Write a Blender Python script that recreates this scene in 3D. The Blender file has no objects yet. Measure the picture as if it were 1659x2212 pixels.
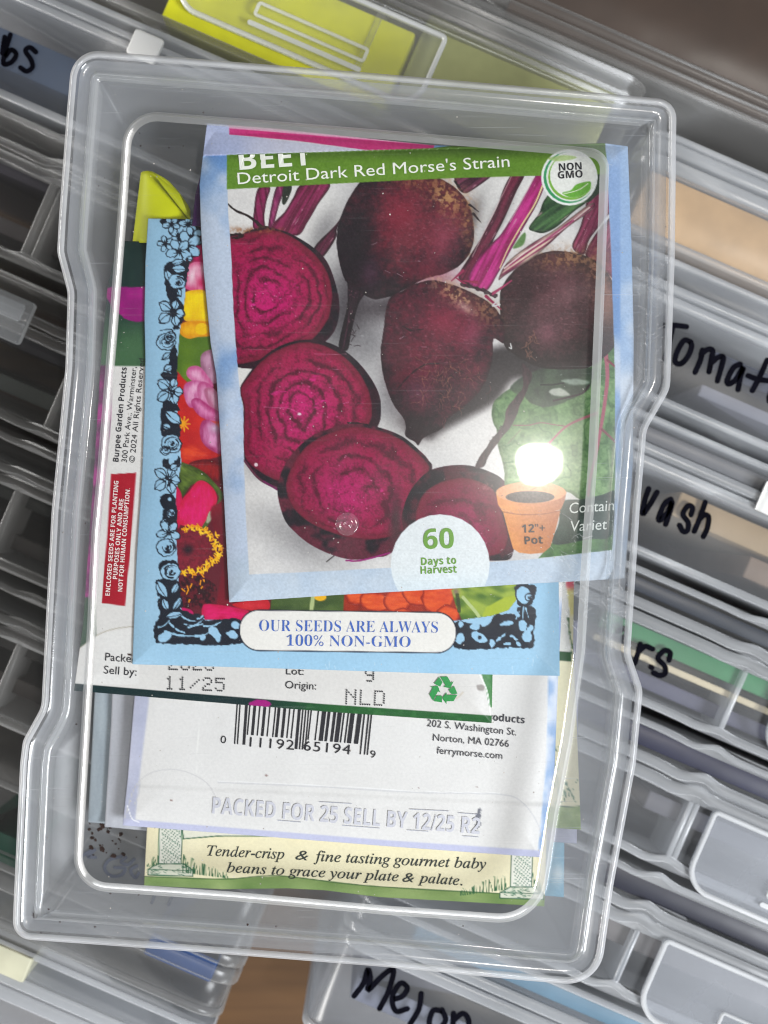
import bpy, bmesh, math, random
import numpy as np

# ------------------------------------------------------------------ camera, light, exposure
S = bpy.context.scene
MM = 0.001
D = 0.300                       # camera height above the rim of the open case (metres)
PXM = 11.3 / MM                 # drawing units per metre at z = 0
CX, CY = 829.5, 1106.0

cam_d = bpy.data.cameras.new('camera'); cam = bpy.data.objects.new('camera', cam_d)
S.collection.objects.link(cam); S.camera = cam
cam.location = (0, 0, D); cam.rotation_euler = (0, 0, 0)
cam_d.sensor_fit = 'VERTICAL'; cam_d.sensor_height = 34.6
cam_d.lens = 34.6 * D / (2212 / PXM)
cam_d.clip_start = 0.01; cam_d.clip_end = 10
cam_d.dof.use_dof = True; cam_d.dof.focus_distance = D + 0.004
cam_d.dof.aperture_fstop = cam_d.lens / 4.0

W = bpy.data.worlds.new('World'); S.world = W; W.use_nodes = True
W.node_tree.nodes['Background'].inputs[0].default_value = (0.92, 0.96, 1.0, 1)
W.node_tree.nodes['Background'].inputs[1].default_value = 0.14

def lamp(name, kind, loc, power, col=(1, 1, 1), size=0.1, size_y=None, target=(0, 0, 0)):
    l = bpy.data.lights.new(name, kind); o = bpy.data.objects.new(name, l)
    S.collection.objects.link(o); o.location = loc; l.energy = power; l.color = col
    if kind == 'AREA':
        l.shape = 'RECTANGLE' if size_y else 'DISK'
        l.size = size
        if size_y: l.size_y = size_y
        d = np.array(target, float) - np.array(loc, float)
        from mathutils import Vector
        o.rotation_euler = Vector(d).to_track_quat('-Z', 'Y').to_euler()
    else:
        l.shadow_soft_size = size
    return o
lamp('ceiling_lamp', 'POINT', (0.090, 0.028, 0.62), 3.4, (1.0, 0.95, 0.88), 0.009)
lamp('room_light', 'AREA', (0.42, -0.26, 0.58), 8.2, (0.94, 0.97, 1.0), 0.22, 0.22)
lamp('window_light', 'AREA', (-0.72, 0.0, 0.10), 7.5, (1.0, 0.98, 0.95), 1.3, 0.11)
lamp('doorway_light', 'AREA', (0.0, -0.85, 0.10), 3.0, (0.96, 0.98, 1.0), 1.1, 0.12)  # unseen strip added low in front to whiten the panel's lower bevel

S.view_settings.view_transform = 'Standard'; S.view_settings.look = 'None'
S.view_settings.exposure = -0.14; S.view_settings.gamma = 1.0
S.view_settings.use_curve_mapping = False
S.render.engine = 'CYCLES'
cy = S.cycles
cy.max_bounces = 16; cy.diffuse_bounces = 3; cy.glossy_bounces = 4; cy.transmission_bounces = 8
cy.transparent_max_bounces = 48; cy.caustics_reflective = False; cy.caustics_refractive = False
cy.sample_clamp_indirect = 4.0; cy.use_denoising = True
try:
    cy.denoiser = 'OPENIMAGEDENOISE'; cy.denoising_input_passes = 'RGB_ALBEDO_NORMAL'
except Exception: pass
cy.use_adaptive_sampling = False
cy.filter_width = 1.2 if hasattr(cy, 'filter_width') else 1.5

# ------------------------------------------------------------------ helpers
def P(px, py, z):
    """a drawing point on the horizontal plane z -> world metres (arrays allowed)"""
    k = (D - z) / D / PXM
    return (np.asarray(px, float) - CX) * k, (CY - np.asarray(py, float)) * k

def link(o):
    S.collection.objects.link(o); return o

def tag(o, label=None, cat=None, group=None, kind=None):
    if label: o['label'] = label
    if cat: o['category'] = cat
    if group: o['group'] = group
    if kind: o['kind'] = kind
    return o

def empty(name, x, y, z):
    o = bpy.data.objects.new(name, None); link(o); o.location = (x, y, z)
    o.empty_display_size = 0.005
    return o

def mesh(name, V, F, mat, parent=None, smooth=True):
    me = bpy.data.meshes.new(name)
    V = np.asarray(V, float)
    if parent is not None:
        V = V - np.array(parent_loc(parent))
    me.from_pydata(V.tolist(), [], [list(map(int, f)) for f in F])
    me.materials.append(mat)
    if smooth: me.shade_smooth()
    o = bpy.data.objects.new(name, me); link(o)
    if parent is not None: o.parent = parent
    return o

def parent_loc(p):
    l = np.zeros(3)
    while p is not None:
        l = l + np.array(p.location); p = p.parent
    return l

def catmull(pts, n=6, closed=True):
    p = np.asarray(pts, float)
    if closed:
        a, b, c, d = np.roll(p, 1, 0), p, np.roll(p, -1, 0), np.roll(p, -2, 0)
    else:
        q = np.vstack([2 * p[0] - p[1], p, 2 * p[-1] - p[-2]])
        a, b, c, d = q[:-3], q[1:-2], q[2:-1], q[3:]
    t = (np.arange(n) / n)[None, :, None]
    a, b, c, d = (x[:, None, :] for x in (a, b, c, d))
    r = 0.5 * (2 * b + (c - a) * t + (2 * a - 5 * b + 4 * c - d) * t ** 2 + (3 * b - a - 3 * c + d) * t ** 3)
    r = r.reshape(-1, 2)
    if not closed: r = np.vstack([r, p[-1]])
    return r

def rounded(ctrl, n=10):
    """closed polygon of (x, y, radius) -> polyline with rounded corners"""
    out = []
    c = [np.array(q[:2], float) for q in ctrl]; m = len(c)
    for i, q in enumerate(ctrl):
        r = q[2] if len(q) > 2 else 0
        p = c[i]
        if r <= 0: out.append(p); continue
        a = c[i - 1] - p; b = c[(i + 1) % m] - p
        la, lb = np.linalg.norm(a), np.linalg.norm(b)
        a /= la; b /= lb
        ang = math.acos(max(-1, min(1, float(a @ b))))
        t = min(r / math.tan(ang / 2), 0.48 * la, 0.48 * lb)
        rr = t * math.tan(ang / 2)
        ctr = p + (a + b) / np.linalg.norm(a + b) * (rr / math.sin(ang / 2))
        s0 = p + a * t - ctr; s1 = p + b * t - ctr
        a0 = math.atan2(s0[1], s0[0]); a1 = math.atan2(s1[1], s1[0])
        d = (a1 - a0 + math.pi) % (2 * math.pi) - math.pi
        for k in range(n + 1):
            th = a0 + d * k / n
            out.append(ctr + rr * np.array([math.cos(th), math.sin(th)]))
    return np.array(out)

def resample(poly, step):
    p = np.vstack([poly, poly[:1]])
    s = np.concatenate([[0], np.cumsum(np.linalg.norm(np.diff(p, axis=0), axis=1))])
    n = int(s[-1] / step)
    t = np.linspace(0, s[-1], n, endpoint=False)
    return np.stack([np.interp(t, s, p[:, 0]), np.interp(t, s, p[:, 1])], 1)

def inset(poly, d):
    """poly clockwise on the drawing (y down) -> moved inwards by d"""
    t = np.roll(poly, -1, 0) - np.roll(poly, 1, 0)
    t /= np.linalg.norm(t, axis=1)[:, None] + 1e-9
    nrm = np.stack([-t[:, 1], t[:, 0]], 1)
    for _ in range(3):
        nrm = (nrm + np.roll(nrm, 1, 0) + np.roll(nrm, -1, 0)); nrm /= np.linalg.norm(nrm, axis=1)[:, None]
    return poly + nrm * d

def by_angle(poly, ctr, ang):
    """radius of a star-shaped outline at the given angles"""
    v = poly - ctr
    th = np.unwrap(np.arctan2(v[:, 1], v[:, 0])); r = np.hypot(v[:, 0], v[:, 1])
    if th[-1] < th[0]: th, r = th[::-1], r[::-1]
    th = np.concatenate([th - 2 * np.pi, th, th + 2 * np.pi]); r = np.tile(r, 3)
    o = np.argsort(th, kind='stable')
    rr = np.interp(ang, th[o], r[o])
    return ctr + np.stack([np.cos(ang), np.sin(ang)], 1) * rr[:, None]

_rng = np.random.RandomState(7)
_LAT = _rng.rand(16, 257, 257)
_LAT[:, -1] = _LAT[:, 0]; _LAT[:, :, -1] = _LAT[:, :, 0]
def vnoise(x, y, scale, seed=0, octv=3):
    """smooth value noise 0..1"""
    r = 0; amp = 1; tot = 0
    for k in range(octv):
        L = _LAT[(seed + 3 * k) % 16]
        u = np.asarray(x, float) / scale * 2 ** k + 13.7 * seed; v = np.asarray(y, float) / scale * 2 ** k + 7.3 * seed
        i = np.floor(u).astype(int); j = np.floor(v).astype(int)
        f = u - i; g = v - j; f = f * f * (3 - 2 * f); g = g * g * (3 - 2 * g)
        i &= 255; j &= 255
        r = r + amp * ((L[i, j] * (1 - f) + L[i + 1, j] * f) * (1 - g) + (L[i, j + 1] * (1 - f) + L[i + 1, j + 1] * f) * g)
        tot += amp; amp *= 0.55
    return r / tot

def sstep(a, b, x):
    t = np.clip((x - a) / (b - a), 0, 1); return t * t * (3 - 2 * t)

def lin(c):
    c = np.clip(np.asarray(c, float) / 255.0, 0, 1)
    return np.where(c <= 0.04045, c / 12.92, ((c + 0.055) / 1.055) ** 2.4)

# ------------------------------------------------------------------ materials
def new_mat(name):
    m = bpy.data.materials.new(name); m.use_nodes = True
    nt = m.node_tree; nt.nodes.clear()
    out = nt.nodes.new('ShaderNodeOutputMaterial')
    return m, nt, out

def N(nt, kind, **kw):
    n = nt.nodes.new(kind)
    for k, v in kw.items():
        if k in n.inputs.keys(): n.inputs[k].default_value = v
        else: setattr(n, k, v)
    return n

def plastic(name, haze, rough, edge=0.25, col=(0.80, 0.82, 0.84), tint=(0.97, 0.975, 0.98), scratch=0.0, spec=1.0, bump=0.0, trans=0.45, soft=0.0, cap=0.14, var=0.9, vscale=60):
    """clear polypropylene: lets light through, a milky share that grows at grazing angles, a gloss on top"""
    m, nt, out = new_mat(name); L = nt.links.new
    tr = N(nt, 'ShaderNodeBsdfTransparent'); tr.inputs[0].default_value = (*tint, 1)
    df = N(nt, 'ShaderNodeBsdfDiffuse'); df.inputs[0].default_value = (*col, 1)
    tl = N(nt, 'ShaderNodeBsdfTranslucent'); tl.inputs[0].default_value = (*col, 1)
    mk = N(nt, 'ShaderNodeMixShader'); mk.inputs[0].default_value = trans
    L(df.outputs[0], mk.inputs[1]); L(tl.outputs[0], mk.inputs[2])
    lw = N(nt, 'ShaderNodeLayerWeight'); lw.inputs['Blend'].default_value = 0.5
    pw = N(nt, 'ShaderNodeMath', operation='POWER'); pw.inputs[1].default_value = 2.5
    L(lw.outputs['Facing'], pw.inputs[0])
    ma = N(nt, 'ShaderNodeMath', operation='MULTIPLY_ADD'); ma.inputs[1].default_value = edge; ma.inputs[2].default_value = haze
    L(pw.outputs[0], ma.inputs[0])
    tc = N(nt, 'ShaderNodeTexCoord')
    nz = N(nt, 'ShaderNodeTexNoise'); nz.inputs['Scale'].default_value = vscale; nz.inputs['Detail'].default_value = 4
    L(tc.outputs['Object'], nz.inputs['Vector'])
    v = N(nt, 'ShaderNodeMath', operation='MULTIPLY_ADD'); v.inputs[1].default_value = var * haze; v.inputs[2].default_value = -0.5 * var * haze
    L(nz.outputs['Fac'], v.inputs[0])
    ad = N(nt, 'ShaderNodeMath', operation='ADD', use_clamp=True); L(ma.outputs[0], ad.inputs[0]); L(v.outputs[0], ad.inputs[1])
    fac = ad.outputs[0]
    if scratch > 0:
        for k, (rz, sx, sy) in enumerate(((0.5, 40, 2600), (-0.7, 50, 2300), (1.3, 60, 3000))):
            mp = N(nt, 'ShaderNodeMapping'); mp.inputs['Rotation'].default_value = (0, 0, rz); mp.inputs['Scale'].default_value = (sx, sy, 1)
            L(tc.outputs['Object'], mp.inputs['Vector'])
            sn = N(nt, 'ShaderNodeTexNoise'); sn.inputs['Scale'].default_value = 1; sn.inputs['Detail'].default_value = 1
            L(mp.outputs[0], sn.inputs['Vector'])
            mr = N(nt, 'ShaderNodeMapRange'); mr.inputs[1].default_value = 0.70; mr.inputs[2].default_value = 0.78; mr.inputs[4].default_value = scratch
            L(sn.outputs['Fac'], mr.inputs[0])
            a2 = N(nt, 'ShaderNodeMath', operation='ADD', use_clamp=True); L(fac, a2.inputs[0]); L(mr.outputs[0], a2.inputs[1]); fac = a2.outputs[0]
    mx = N(nt, 'ShaderNodeMixShader'); L(fac, mx.inputs[0]); L(tr.outputs[0], mx.inputs[1]); L(mk.outputs[0], mx.inputs[2])
    fr = N(nt, 'ShaderNodeFresnel'); fr.inputs['IOR'].default_value = 1.49
    fm = N(nt, 'ShaderNodeMath', operation='MULTIPLY', use_clamp=True); fm.inputs[1].default_value = spec
    L(fr.outputs[0], fm.inputs[0])
    mn = N(nt, 'ShaderNodeMath', operation='MINIMUM'); mn.inputs[1].default_value = cap; L(fm.outputs[0], mn.inputs[0])
    gl = N(nt, 'ShaderNodeBsdfGlossy'); gl.inputs['Roughness'].default_value = rough
    gsh = gl.outputs[0]
    if soft > 0:
        g2 = N(nt, 'ShaderNodeBsdfGlossy'); g2.inputs['Roughness'].default_value = 0.17
        gm = N(nt, 'ShaderNodeMixShader'); gm.inputs[0].default_value = soft
        L(gl.outputs[0], gm.inputs[1]); L(g2.outputs[0], gm.inputs[2]); gsh = gm.outputs[0]
    m2 = N(nt, 'ShaderNodeMixShader'); L(mn.outputs[0], m2.inputs[0]); L(mx.outputs[0], m2.inputs[1]); L(gsh, m2.inputs[2])
    if bump > 0:
        bn = N(nt, 'ShaderNodeTexNoise'); bn.inputs['Scale'].default_value = 45; bn.inputs['Detail'].default_value = 2
        L(tc.outputs['Object'], bn.inputs['Vector'])
        bp = N(nt, 'ShaderNodeBump'); bp.inputs['Strength'].default_value = 1.0; bp.inputs['Distance'].default_value = bump
        L(bn.outputs['Fac'], bp.inputs['Height'])
        L(bp.outputs[0], gl.inputs['Normal']); L(bp.outputs[0], fr.inputs['Normal'])
    L(m2.outputs[0], out.inputs['Surface'])
    return m

def solid(name, srgb, rough=0.5, spec=0.4, noise=0.0, nscale=300, k=1.0, sheen=None):
    m, nt, out = new_mat(name); L = nt.links.new
    b = N(nt, 'ShaderNodeBsdfPrincipled'); b.inputs['Roughness'].default_value = rough
    b.inputs['Specular IOR Level'].default_value = spec
    c = lin(srgb) * k
    if noise > 0:
        tc = N(nt, 'ShaderNodeTexCoord'); nz = N(nt, 'ShaderNodeTexNoise'); nz.inputs['Scale'].default_value = nscale; nz.inputs['Detail'].default_value = 5
        L(tc.outputs['Object'], nz.inputs['Vector'])
        cr = N(nt, 'ShaderNodeValToRGB')
        cr.color_ramp.elements[0].position = 0.3; cr.color_ramp.elements[1].position = 0.7
        cr.color_ramp.elements[0].color = (*(c * (1 - noise)), 1); cr.color_ramp.elements[1].color = (*np.clip(c * (1 + noise), 0, 1), 1)
        L(nz.outputs['Fac'], cr.inputs[0]); L(cr.outputs[0], b.inputs['Base Color'])
    else:
        b.inputs['Base Color'].default_value = (*c, 1)
    L(b.outputs[0], out.inputs['Surface'])
    return m

def printed(name, rough=0.42, spec=0.22):
    """printed paper: ink colour held per vertex of the sheet, fine paper grain from noise"""
    m, nt, out = new_mat(name); L = nt.links.new
    b = N(nt, 'ShaderNodeBsdfPrincipled'); b.inputs['Roughness'].default_value = rough; b.inputs['Specular IOR Level'].default_value = spec
    a = N(nt, 'ShaderNodeAttribute', attribute_name='ink')
    tc = N(nt, 'ShaderNodeTexCoord'); nz = N(nt, 'ShaderNodeTexNoise'); nz.inputs['Scale'].default_value = 1800; nz.inputs['Detail'].default_value = 2
    L(tc.outputs['Object'], nz.inputs['Vector'])
    mr = N(nt, 'ShaderNodeMapRange'); mr.inputs[1].default_value = 0.3; mr.inputs[2].default_value = 0.7; mr.inputs[3].default_value = 0.96; mr.inputs[4].default_value = 1.03
    L(nz.outputs['Fac'], mr.inputs[0])
    vm = N(nt, 'ShaderNodeVectorMath', operation='SCALE'); L(a.outputs['Color'], vm.inputs[0]); L(mr.outputs[0], vm.inputs['Scale'])
    L(vm.outputs[0], b.inputs['Base Color'])
    n2 = N(nt, 'ShaderNodeTexNoise'); n2.inputs['Scale'].default_value = 62; n2.inputs['Detail'].default_value = 3
    L(tc.outputs['Object'], n2.inputs['Vector'])
    bp = N(nt, 'ShaderNodeBump'); bp.inputs['Strength'].default_value = 0.35; bp.inputs['Distance'].default_value = 0.0010
    L(n2.outputs['Fac'], bp.inputs['Height']); L(bp.outputs[0], b.inputs['Normal'])
    L(b.outputs[0], out.inputs['Surface'])
    return m
PAPER = printed('printed_paper')
_INK = {}
def ink(srgb, rough=0.4):
    k = tuple(srgb)
    if k not in _INK: _INK[k] = solid('ink_%d_%d_%d' % k, srgb, rough, 0.3)
    return _INK[k]
# ------------------------------------------------------------------ printed sheets: ink painted per vertex
def frame(x0, y0, k):
    return lambda *pts: [(x0 + k * a, y0 + k * b) for a, b in pts]
Z1 = frame(414.8, 242.0, .3125); Z2 = frame(864.1, 242.0, .3125); Z3 = frame(466.6, 725.8, .3125)
Z4 = frame(933.2, 725.8, .2735); Z5 = frame(276.5, 449.3, .2344); Z6 = frame(276.5, 933.2, .2343); Z7 = frame(950.5, 1227.0, .2343)

def seg_dist(x, y, a, b):
    ax, ay = a; bx, by = b
    dx, dy = bx - ax, by - ay; l2 = dx * dx + dy * dy + 1e-9
    t = np.clip(((x - ax) * dx + (y - ay) * dy) / l2, 0, 1)
    return np.hypot(x - ax - t * dx, y - ay - t * dy), t

class Art:
    def __init__(s, X, Y, base=(255, 255, 255)):
        s.X, s.Y = X, Y
        s.C = np.empty(X.shape + (3,)); s.C[:] = base
        s.clip = None
    def box(s, pts, pad):
        p = np.asarray(pts, float)
        m = (s.X > p[:, 0].min() - pad) & (s.X < p[:, 0].max() + pad) & (s.Y > p[:, 1].min() - pad) & (s.Y < p[:, 1].max() + pad)
        if s.clip is not None: m &= s.clip > 0.01
        return np.nonzero(m)
    def sd(s, pts, idx):
        x, y = s.X[idx], s.Y[idx]
        p = np.asarray(pts, float); q = np.roll(p, -1, 0)
        d = np.full(x.shape, 1e9); ins = np.zeros(x.shape, bool)
        for a, b in zip(p, q):
            dd, _ = seg_dist(x, y, a, b); np.minimum(d, dd, out=d)
            if a[1] != b[1]:
                c = (a[1] > y) != (b[1] > y)
                ins ^= c & (x < (b[0] - a[0]) * (y - a[1]) / (b[1] - a[1]) + a[0])
        return np.where(ins, d, -d)
    def put(s, idx, al, col):
        if s.clip is not None: al = al * s.clip[idx]
        s.C[idx] = s.C[idx] * (1 - al[:, None]) + np.asarray(col, float) * al[:, None]
    def fill(s, pts, col, soft=1.0, smooth=True, op=1.0, wob=0, wscale=12, n=5):
        if smooth: pts = catmull(pts, n)
        idx = s.box(pts, soft * 2 + wob + 2)
        if len(idx[0]) == 0: return None, None
        d = s.sd(pts, idx)
        if wob: d = d + wob * 2 * (vnoise(s.X[idx], s.Y[idx], wscale, 5, 2) - .5)
        al = sstep(-soft, soft, d) * op
        if callable(col): col = col(s.X[idx], s.Y[idx], d)
        s.put(idx, al, col)
        return idx, d
    def ell(s, cx, cy, rx, ry, col, ang=0, soft=1.0, op=1.0, wob=0, wscale=10):
        t = np.linspace(0, 2 * np.pi, 28, endpoint=False); c, q = math.cos(ang), math.sin(ang)
        e = np.stack([cx + rx * np.cos(t) * c - ry * np.sin(t) * q, cy + rx * np.cos(t) * q + ry * np.sin(t) * c], 1)
        return s.fill(e, col, soft, False, op, wob, wscale)
    def glow(s, cx, cy, rx, ry, col, op=1.0, ang=0, p=1.0):
        idx = s.box([(cx - 2.6 * max(rx, ry), cy - 2.6 * max(rx, ry)), (cx + 2.6 * max(rx, ry), cy + 2.6 * max(rx, ry))], 0)
        x, y = s.X[idx] - cx, s.Y[idx] - cy; c, q = math.cos(ang), math.sin(ang)
        u, v = (x * c + y * q) / rx, (-x * q + y * c) / ry
        s.put(idx, np.exp(-(u * u + v * v) * p) * op, col)
    def stroke(s, pts, w, col, soft=.8, smooth=True, op=1.0, w1=None, wob=0):
        if smooth and len(pts) > 2: pts = catmull(pts, 5, False)
        pts = np.asarray(pts, float); w1 = w if w1 is None else w1
        idx = s.box(pts, max(w, w1) + 3 + wob)
        if len(idx[0]) == 0: return
        x, y = s.X[idx], s.Y[idx]; best = np.full(x.shape, 1e9); n = len(pts) - 1
        for k in range(n):
            d, t = seg_dist(x, y, pts[k], pts[k + 1])
            f = (k + t) / n
            np.minimum(best, d - 0.5 * (w + (w1 - w) * f), out=best)
        if wob: best = best + wob * 2 * (vnoise(x, y, 6, 3, 2) - .5)
        al = sstep(soft, -soft, best) * op
        s.put(idx, al, col)

def mix(a, b, t):
    a = np.asarray(a, float); b = np.asarray(b, float); t = np.asarray(t)[..., None]
    return a * (1 - t) + b * t

def coons(top, right, bottom, left, us, vs):
    """edges as polylines: top L-R, bottom L-R, left T-B, right T-B"""
    def at(poly, t):
        p = np.asarray(poly, float)
        s = np.concatenate([[0], np.cumsum(np.linalg.norm(np.diff(p, axis=0), axis=1))]); s /= s[-1]
        return np.stack([np.interp(t, s, p[:, 0]), np.interp(t, s, p[:, 1])], -1)
    U, Vv = np.meshgrid(us, vs)
    T, B, Lf, R = at(top, us)[None], at(bottom, us)[None], at(left, vs)[:, None], at(right, vs)[:, None]
    u, v = U[..., None], Vv[..., None]
    p00, p10, p01, p11 = (np.asarray(q, float) for q in (top[0], top[-1], bottom[0], bottom[-1]))
    G = (1 - v) * T + v * B + (1 - u) * Lf + u * R - ((1 - u) * (1 - v) * p00 + u * (1 - v) * p10 + (1 - u) * v * p01 + u * v * p11)
    return G[..., 0], G[..., 1], U, Vv

class Sheet:
    """a seed packet: a puffed paper envelope with its print; base plane z0 (mm), height h (mm)"""
    def __init__(s, edges, z0, h, su, sv, vs=None, us=None, rim=38, seed=0, wr=0.12, extra=None):
        top, right, bottom, left = edges
        wpx = np.linalg.norm(np.array(top[0]) - np.array(top[-1])); hpx = np.linalg.norm(np.array(left[0]) - np.array(left[-1]))
        us = np.linspace(0, 1, int(wpx / su)) if us is None else us
        vs = np.linspace(0, 1, int(hpx / sv)) if vs is None else vs
        s.X, s.Y, U, Vv = coons(top, right, bottom, left, us, vs)
        s.z0, s.h, s.rim, s.seed, s.wr, s.extra = z0, h, rim, seed, wr, extra
        s.w, s.hp = wpx, hpx
        e = np.minimum(np.minimum(U, 1 - U) * wpx, np.minimum(Vv, 1 - Vv) * hpx)
        s.Z = s._z(s.X, s.Y, e)
        s.art = Art(s.X, s.Y)
        s.edges = edges
    def _z(s, x, y, e):
        prof = 1 - np.exp(-np.maximum(e, 0) / s.rim)
        z = s.z0 + 0.25 + s.h * prof + s.wr * prof * (vnoise(x, y, 130, s.seed, 2) - .5) * 2 + 0.05 * (vnoise(x, y, 40, s.seed + 2, 2) - .5)
        if s.extra is not None: z = z + s.extra(x, y)
        return np.maximum(z, s.z0 + 0.06)
    def zat(s, x, y):
        """surface height (mm) at drawing points, from the nearest grid vertices"""
        x = np.atleast_1d(np.asarray(x, float)); y = np.atleast_1d(np.asarray(y, float))
        st = max(1, int(min(s.X.shape) / 90))
        gx, gy, gz = s.X[::st, ::st].ravel(), s.Y[::st, ::st].ravel(), s.Z[::st, ::st].ravel()
        out = np.empty(len(x))
        for a in range(0, len(x), 400):
            d = (x[a:a + 400, None] - gx) ** 2 + (y[a:a + 400, None] - gy) ** 2
            j = np.argpartition(d, 3, 1)[:, :4]
            dd = np.take_along_axis(d, j, 1); wgt = 1 / (dd + 1)
            out[a:a + 400] = (gz[j] * wgt).sum(1) / wgt.sum(1)
        return out
    def build(s, name, mat=PAPER, gain=0.95, parent=None, paper=(225, 222, 215)):
        nv, nu = s.X.shape
        z = s.Z * MM; x, y = P(s.X, s.Y, z)
        cen = np.array([float(x.mean()), float(y.mean()), s.z0 * MM])
        top = np.stack([x, y, z], -1).reshape(-1, 3)
        ring = np.concatenate([np.arange(nu), np.arange(1, nv) * nu + nu - 1, (nv - 1) * nu + np.arange(nu - 2, -1, -1), np.arange(nv - 2, 0, -1) * nu])
        low = top[ring].copy(); low[:, 2] = s.z0 * MM
        V = np.vstack([top, low]) - cen
        i = np.arange(nv * nu).reshape(nv, nu)
        q = np.stack([i[:-1, :-1], i[1:, :-1], i[1:, 1:], i[:-1, 1:]], -1).reshape(-1, 4)
        m = len(ring); o = nv * nu; k = np.arange(m); k2 = (k + 1) % m
        sk = np.stack([ring[k], ring[k2], o + k2, o + k], -1)
        Q = np.vstack([q, sk])
        me = bpy.data.meshes.new(name)
        me.vertices.add(len(V)); me.vertices.foreach_set('co', V.ravel())
        nl = len(Q) * 4 + m
        me.loops.add(nl); me.polygons.add(len(Q) + 1)
        me.loops.foreach_set('vertex_index', np.concatenate([Q.ravel(), o + np.arange(m)]).astype(np.int32))
        me.polygons.foreach_set('loop_start', np.concatenate([np.arange(len(Q)) * 4, [len(Q) * 4]]).astype(np.int32))
        me.polygons.foreach_set('use_smooth', np.concatenate([np.ones(len(q), bool), np.zeros(len(sk) + 1, bool)]))
        me.update(calc_edges=True); me.validate()
        col = np.ones((len(V), 4)); col[:nv * nu, :3] = lin(s.art.C.reshape(-1, 3)) * gain
        col[nv * nu:, :3] = lin(paper) * gain
        at = me.color_attributes.new('ink', 'FLOAT_COLOR', 'POINT'); at.data.foreach_set('color', col.astype(np.float32).ravel())
        me.materials.append(mat)
        ob = bpy.data.objects.new(name, me); link(ob)
        ob.location = cen
        if parent: ob.parent = parent
        s.obj = ob
        return ob

# ------------------------------------------------------------------ lettering
_TX = {}
def glyphs(body, bold=0.0, shear=0.0, spacing=1.0):
    key = (body, bold, shear, spacing)
    if key not in _TX:
        c = bpy.data.curves.new('lettering', 'FONT'); c.body = body; c.offset = bold; c.shear = shear
        c.resolution_u = 3; c.space_character = spacing
        o = bpy.data.objects.new('lettering', c); link(o); bpy.context.view_layer.update()
        me = o.to_mesh()
        v = np.array([x.co[:2] for x in me.vertices]); f = [tuple(p.vertices) for p in me.polygons]
        o.to_mesh_clear(); bpy.data.objects.remove(o); bpy.data.curves.remove(c)
        _TX[key] = (v, f)
    return _TX[key]

def serif(s, italic=False):
    out = ''
    for ch in s:
        if italic:
            if ch == 'h': out += '\u210e'
            elif 'a' <= ch <= 'z': out += chr(0x1D44E + ord(ch) - 97)
            elif 'A' <= ch <= 'Z': out += chr(0x1D434 + ord(ch) - 65)
            else: out += ch
        else:
            if 'a' <= ch <= 'z': out += chr(0x1D41A + ord(ch) - 97)
            elif 'A' <= ch <= 'Z': out += chr(0x1D400 + ord(ch) - 65)
            elif '0' <= ch <= '9': out += chr(0x1D7CE + ord(ch) - 48)
            else: out += ch
    return out

def sansbold(s):
    out = ''
    for ch in s:
        if 'a' <= ch <= 'z': out += chr(0x1D5EE + ord(ch) - 97)
        elif 'A' <= ch <= 'Z': out += chr(0x1D5D4 + ord(ch) - 65)
        elif '0' <= ch <= '9': out += chr(0x1D7EC + ord(ch) - 48)
        else: out += ch
    return out

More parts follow.
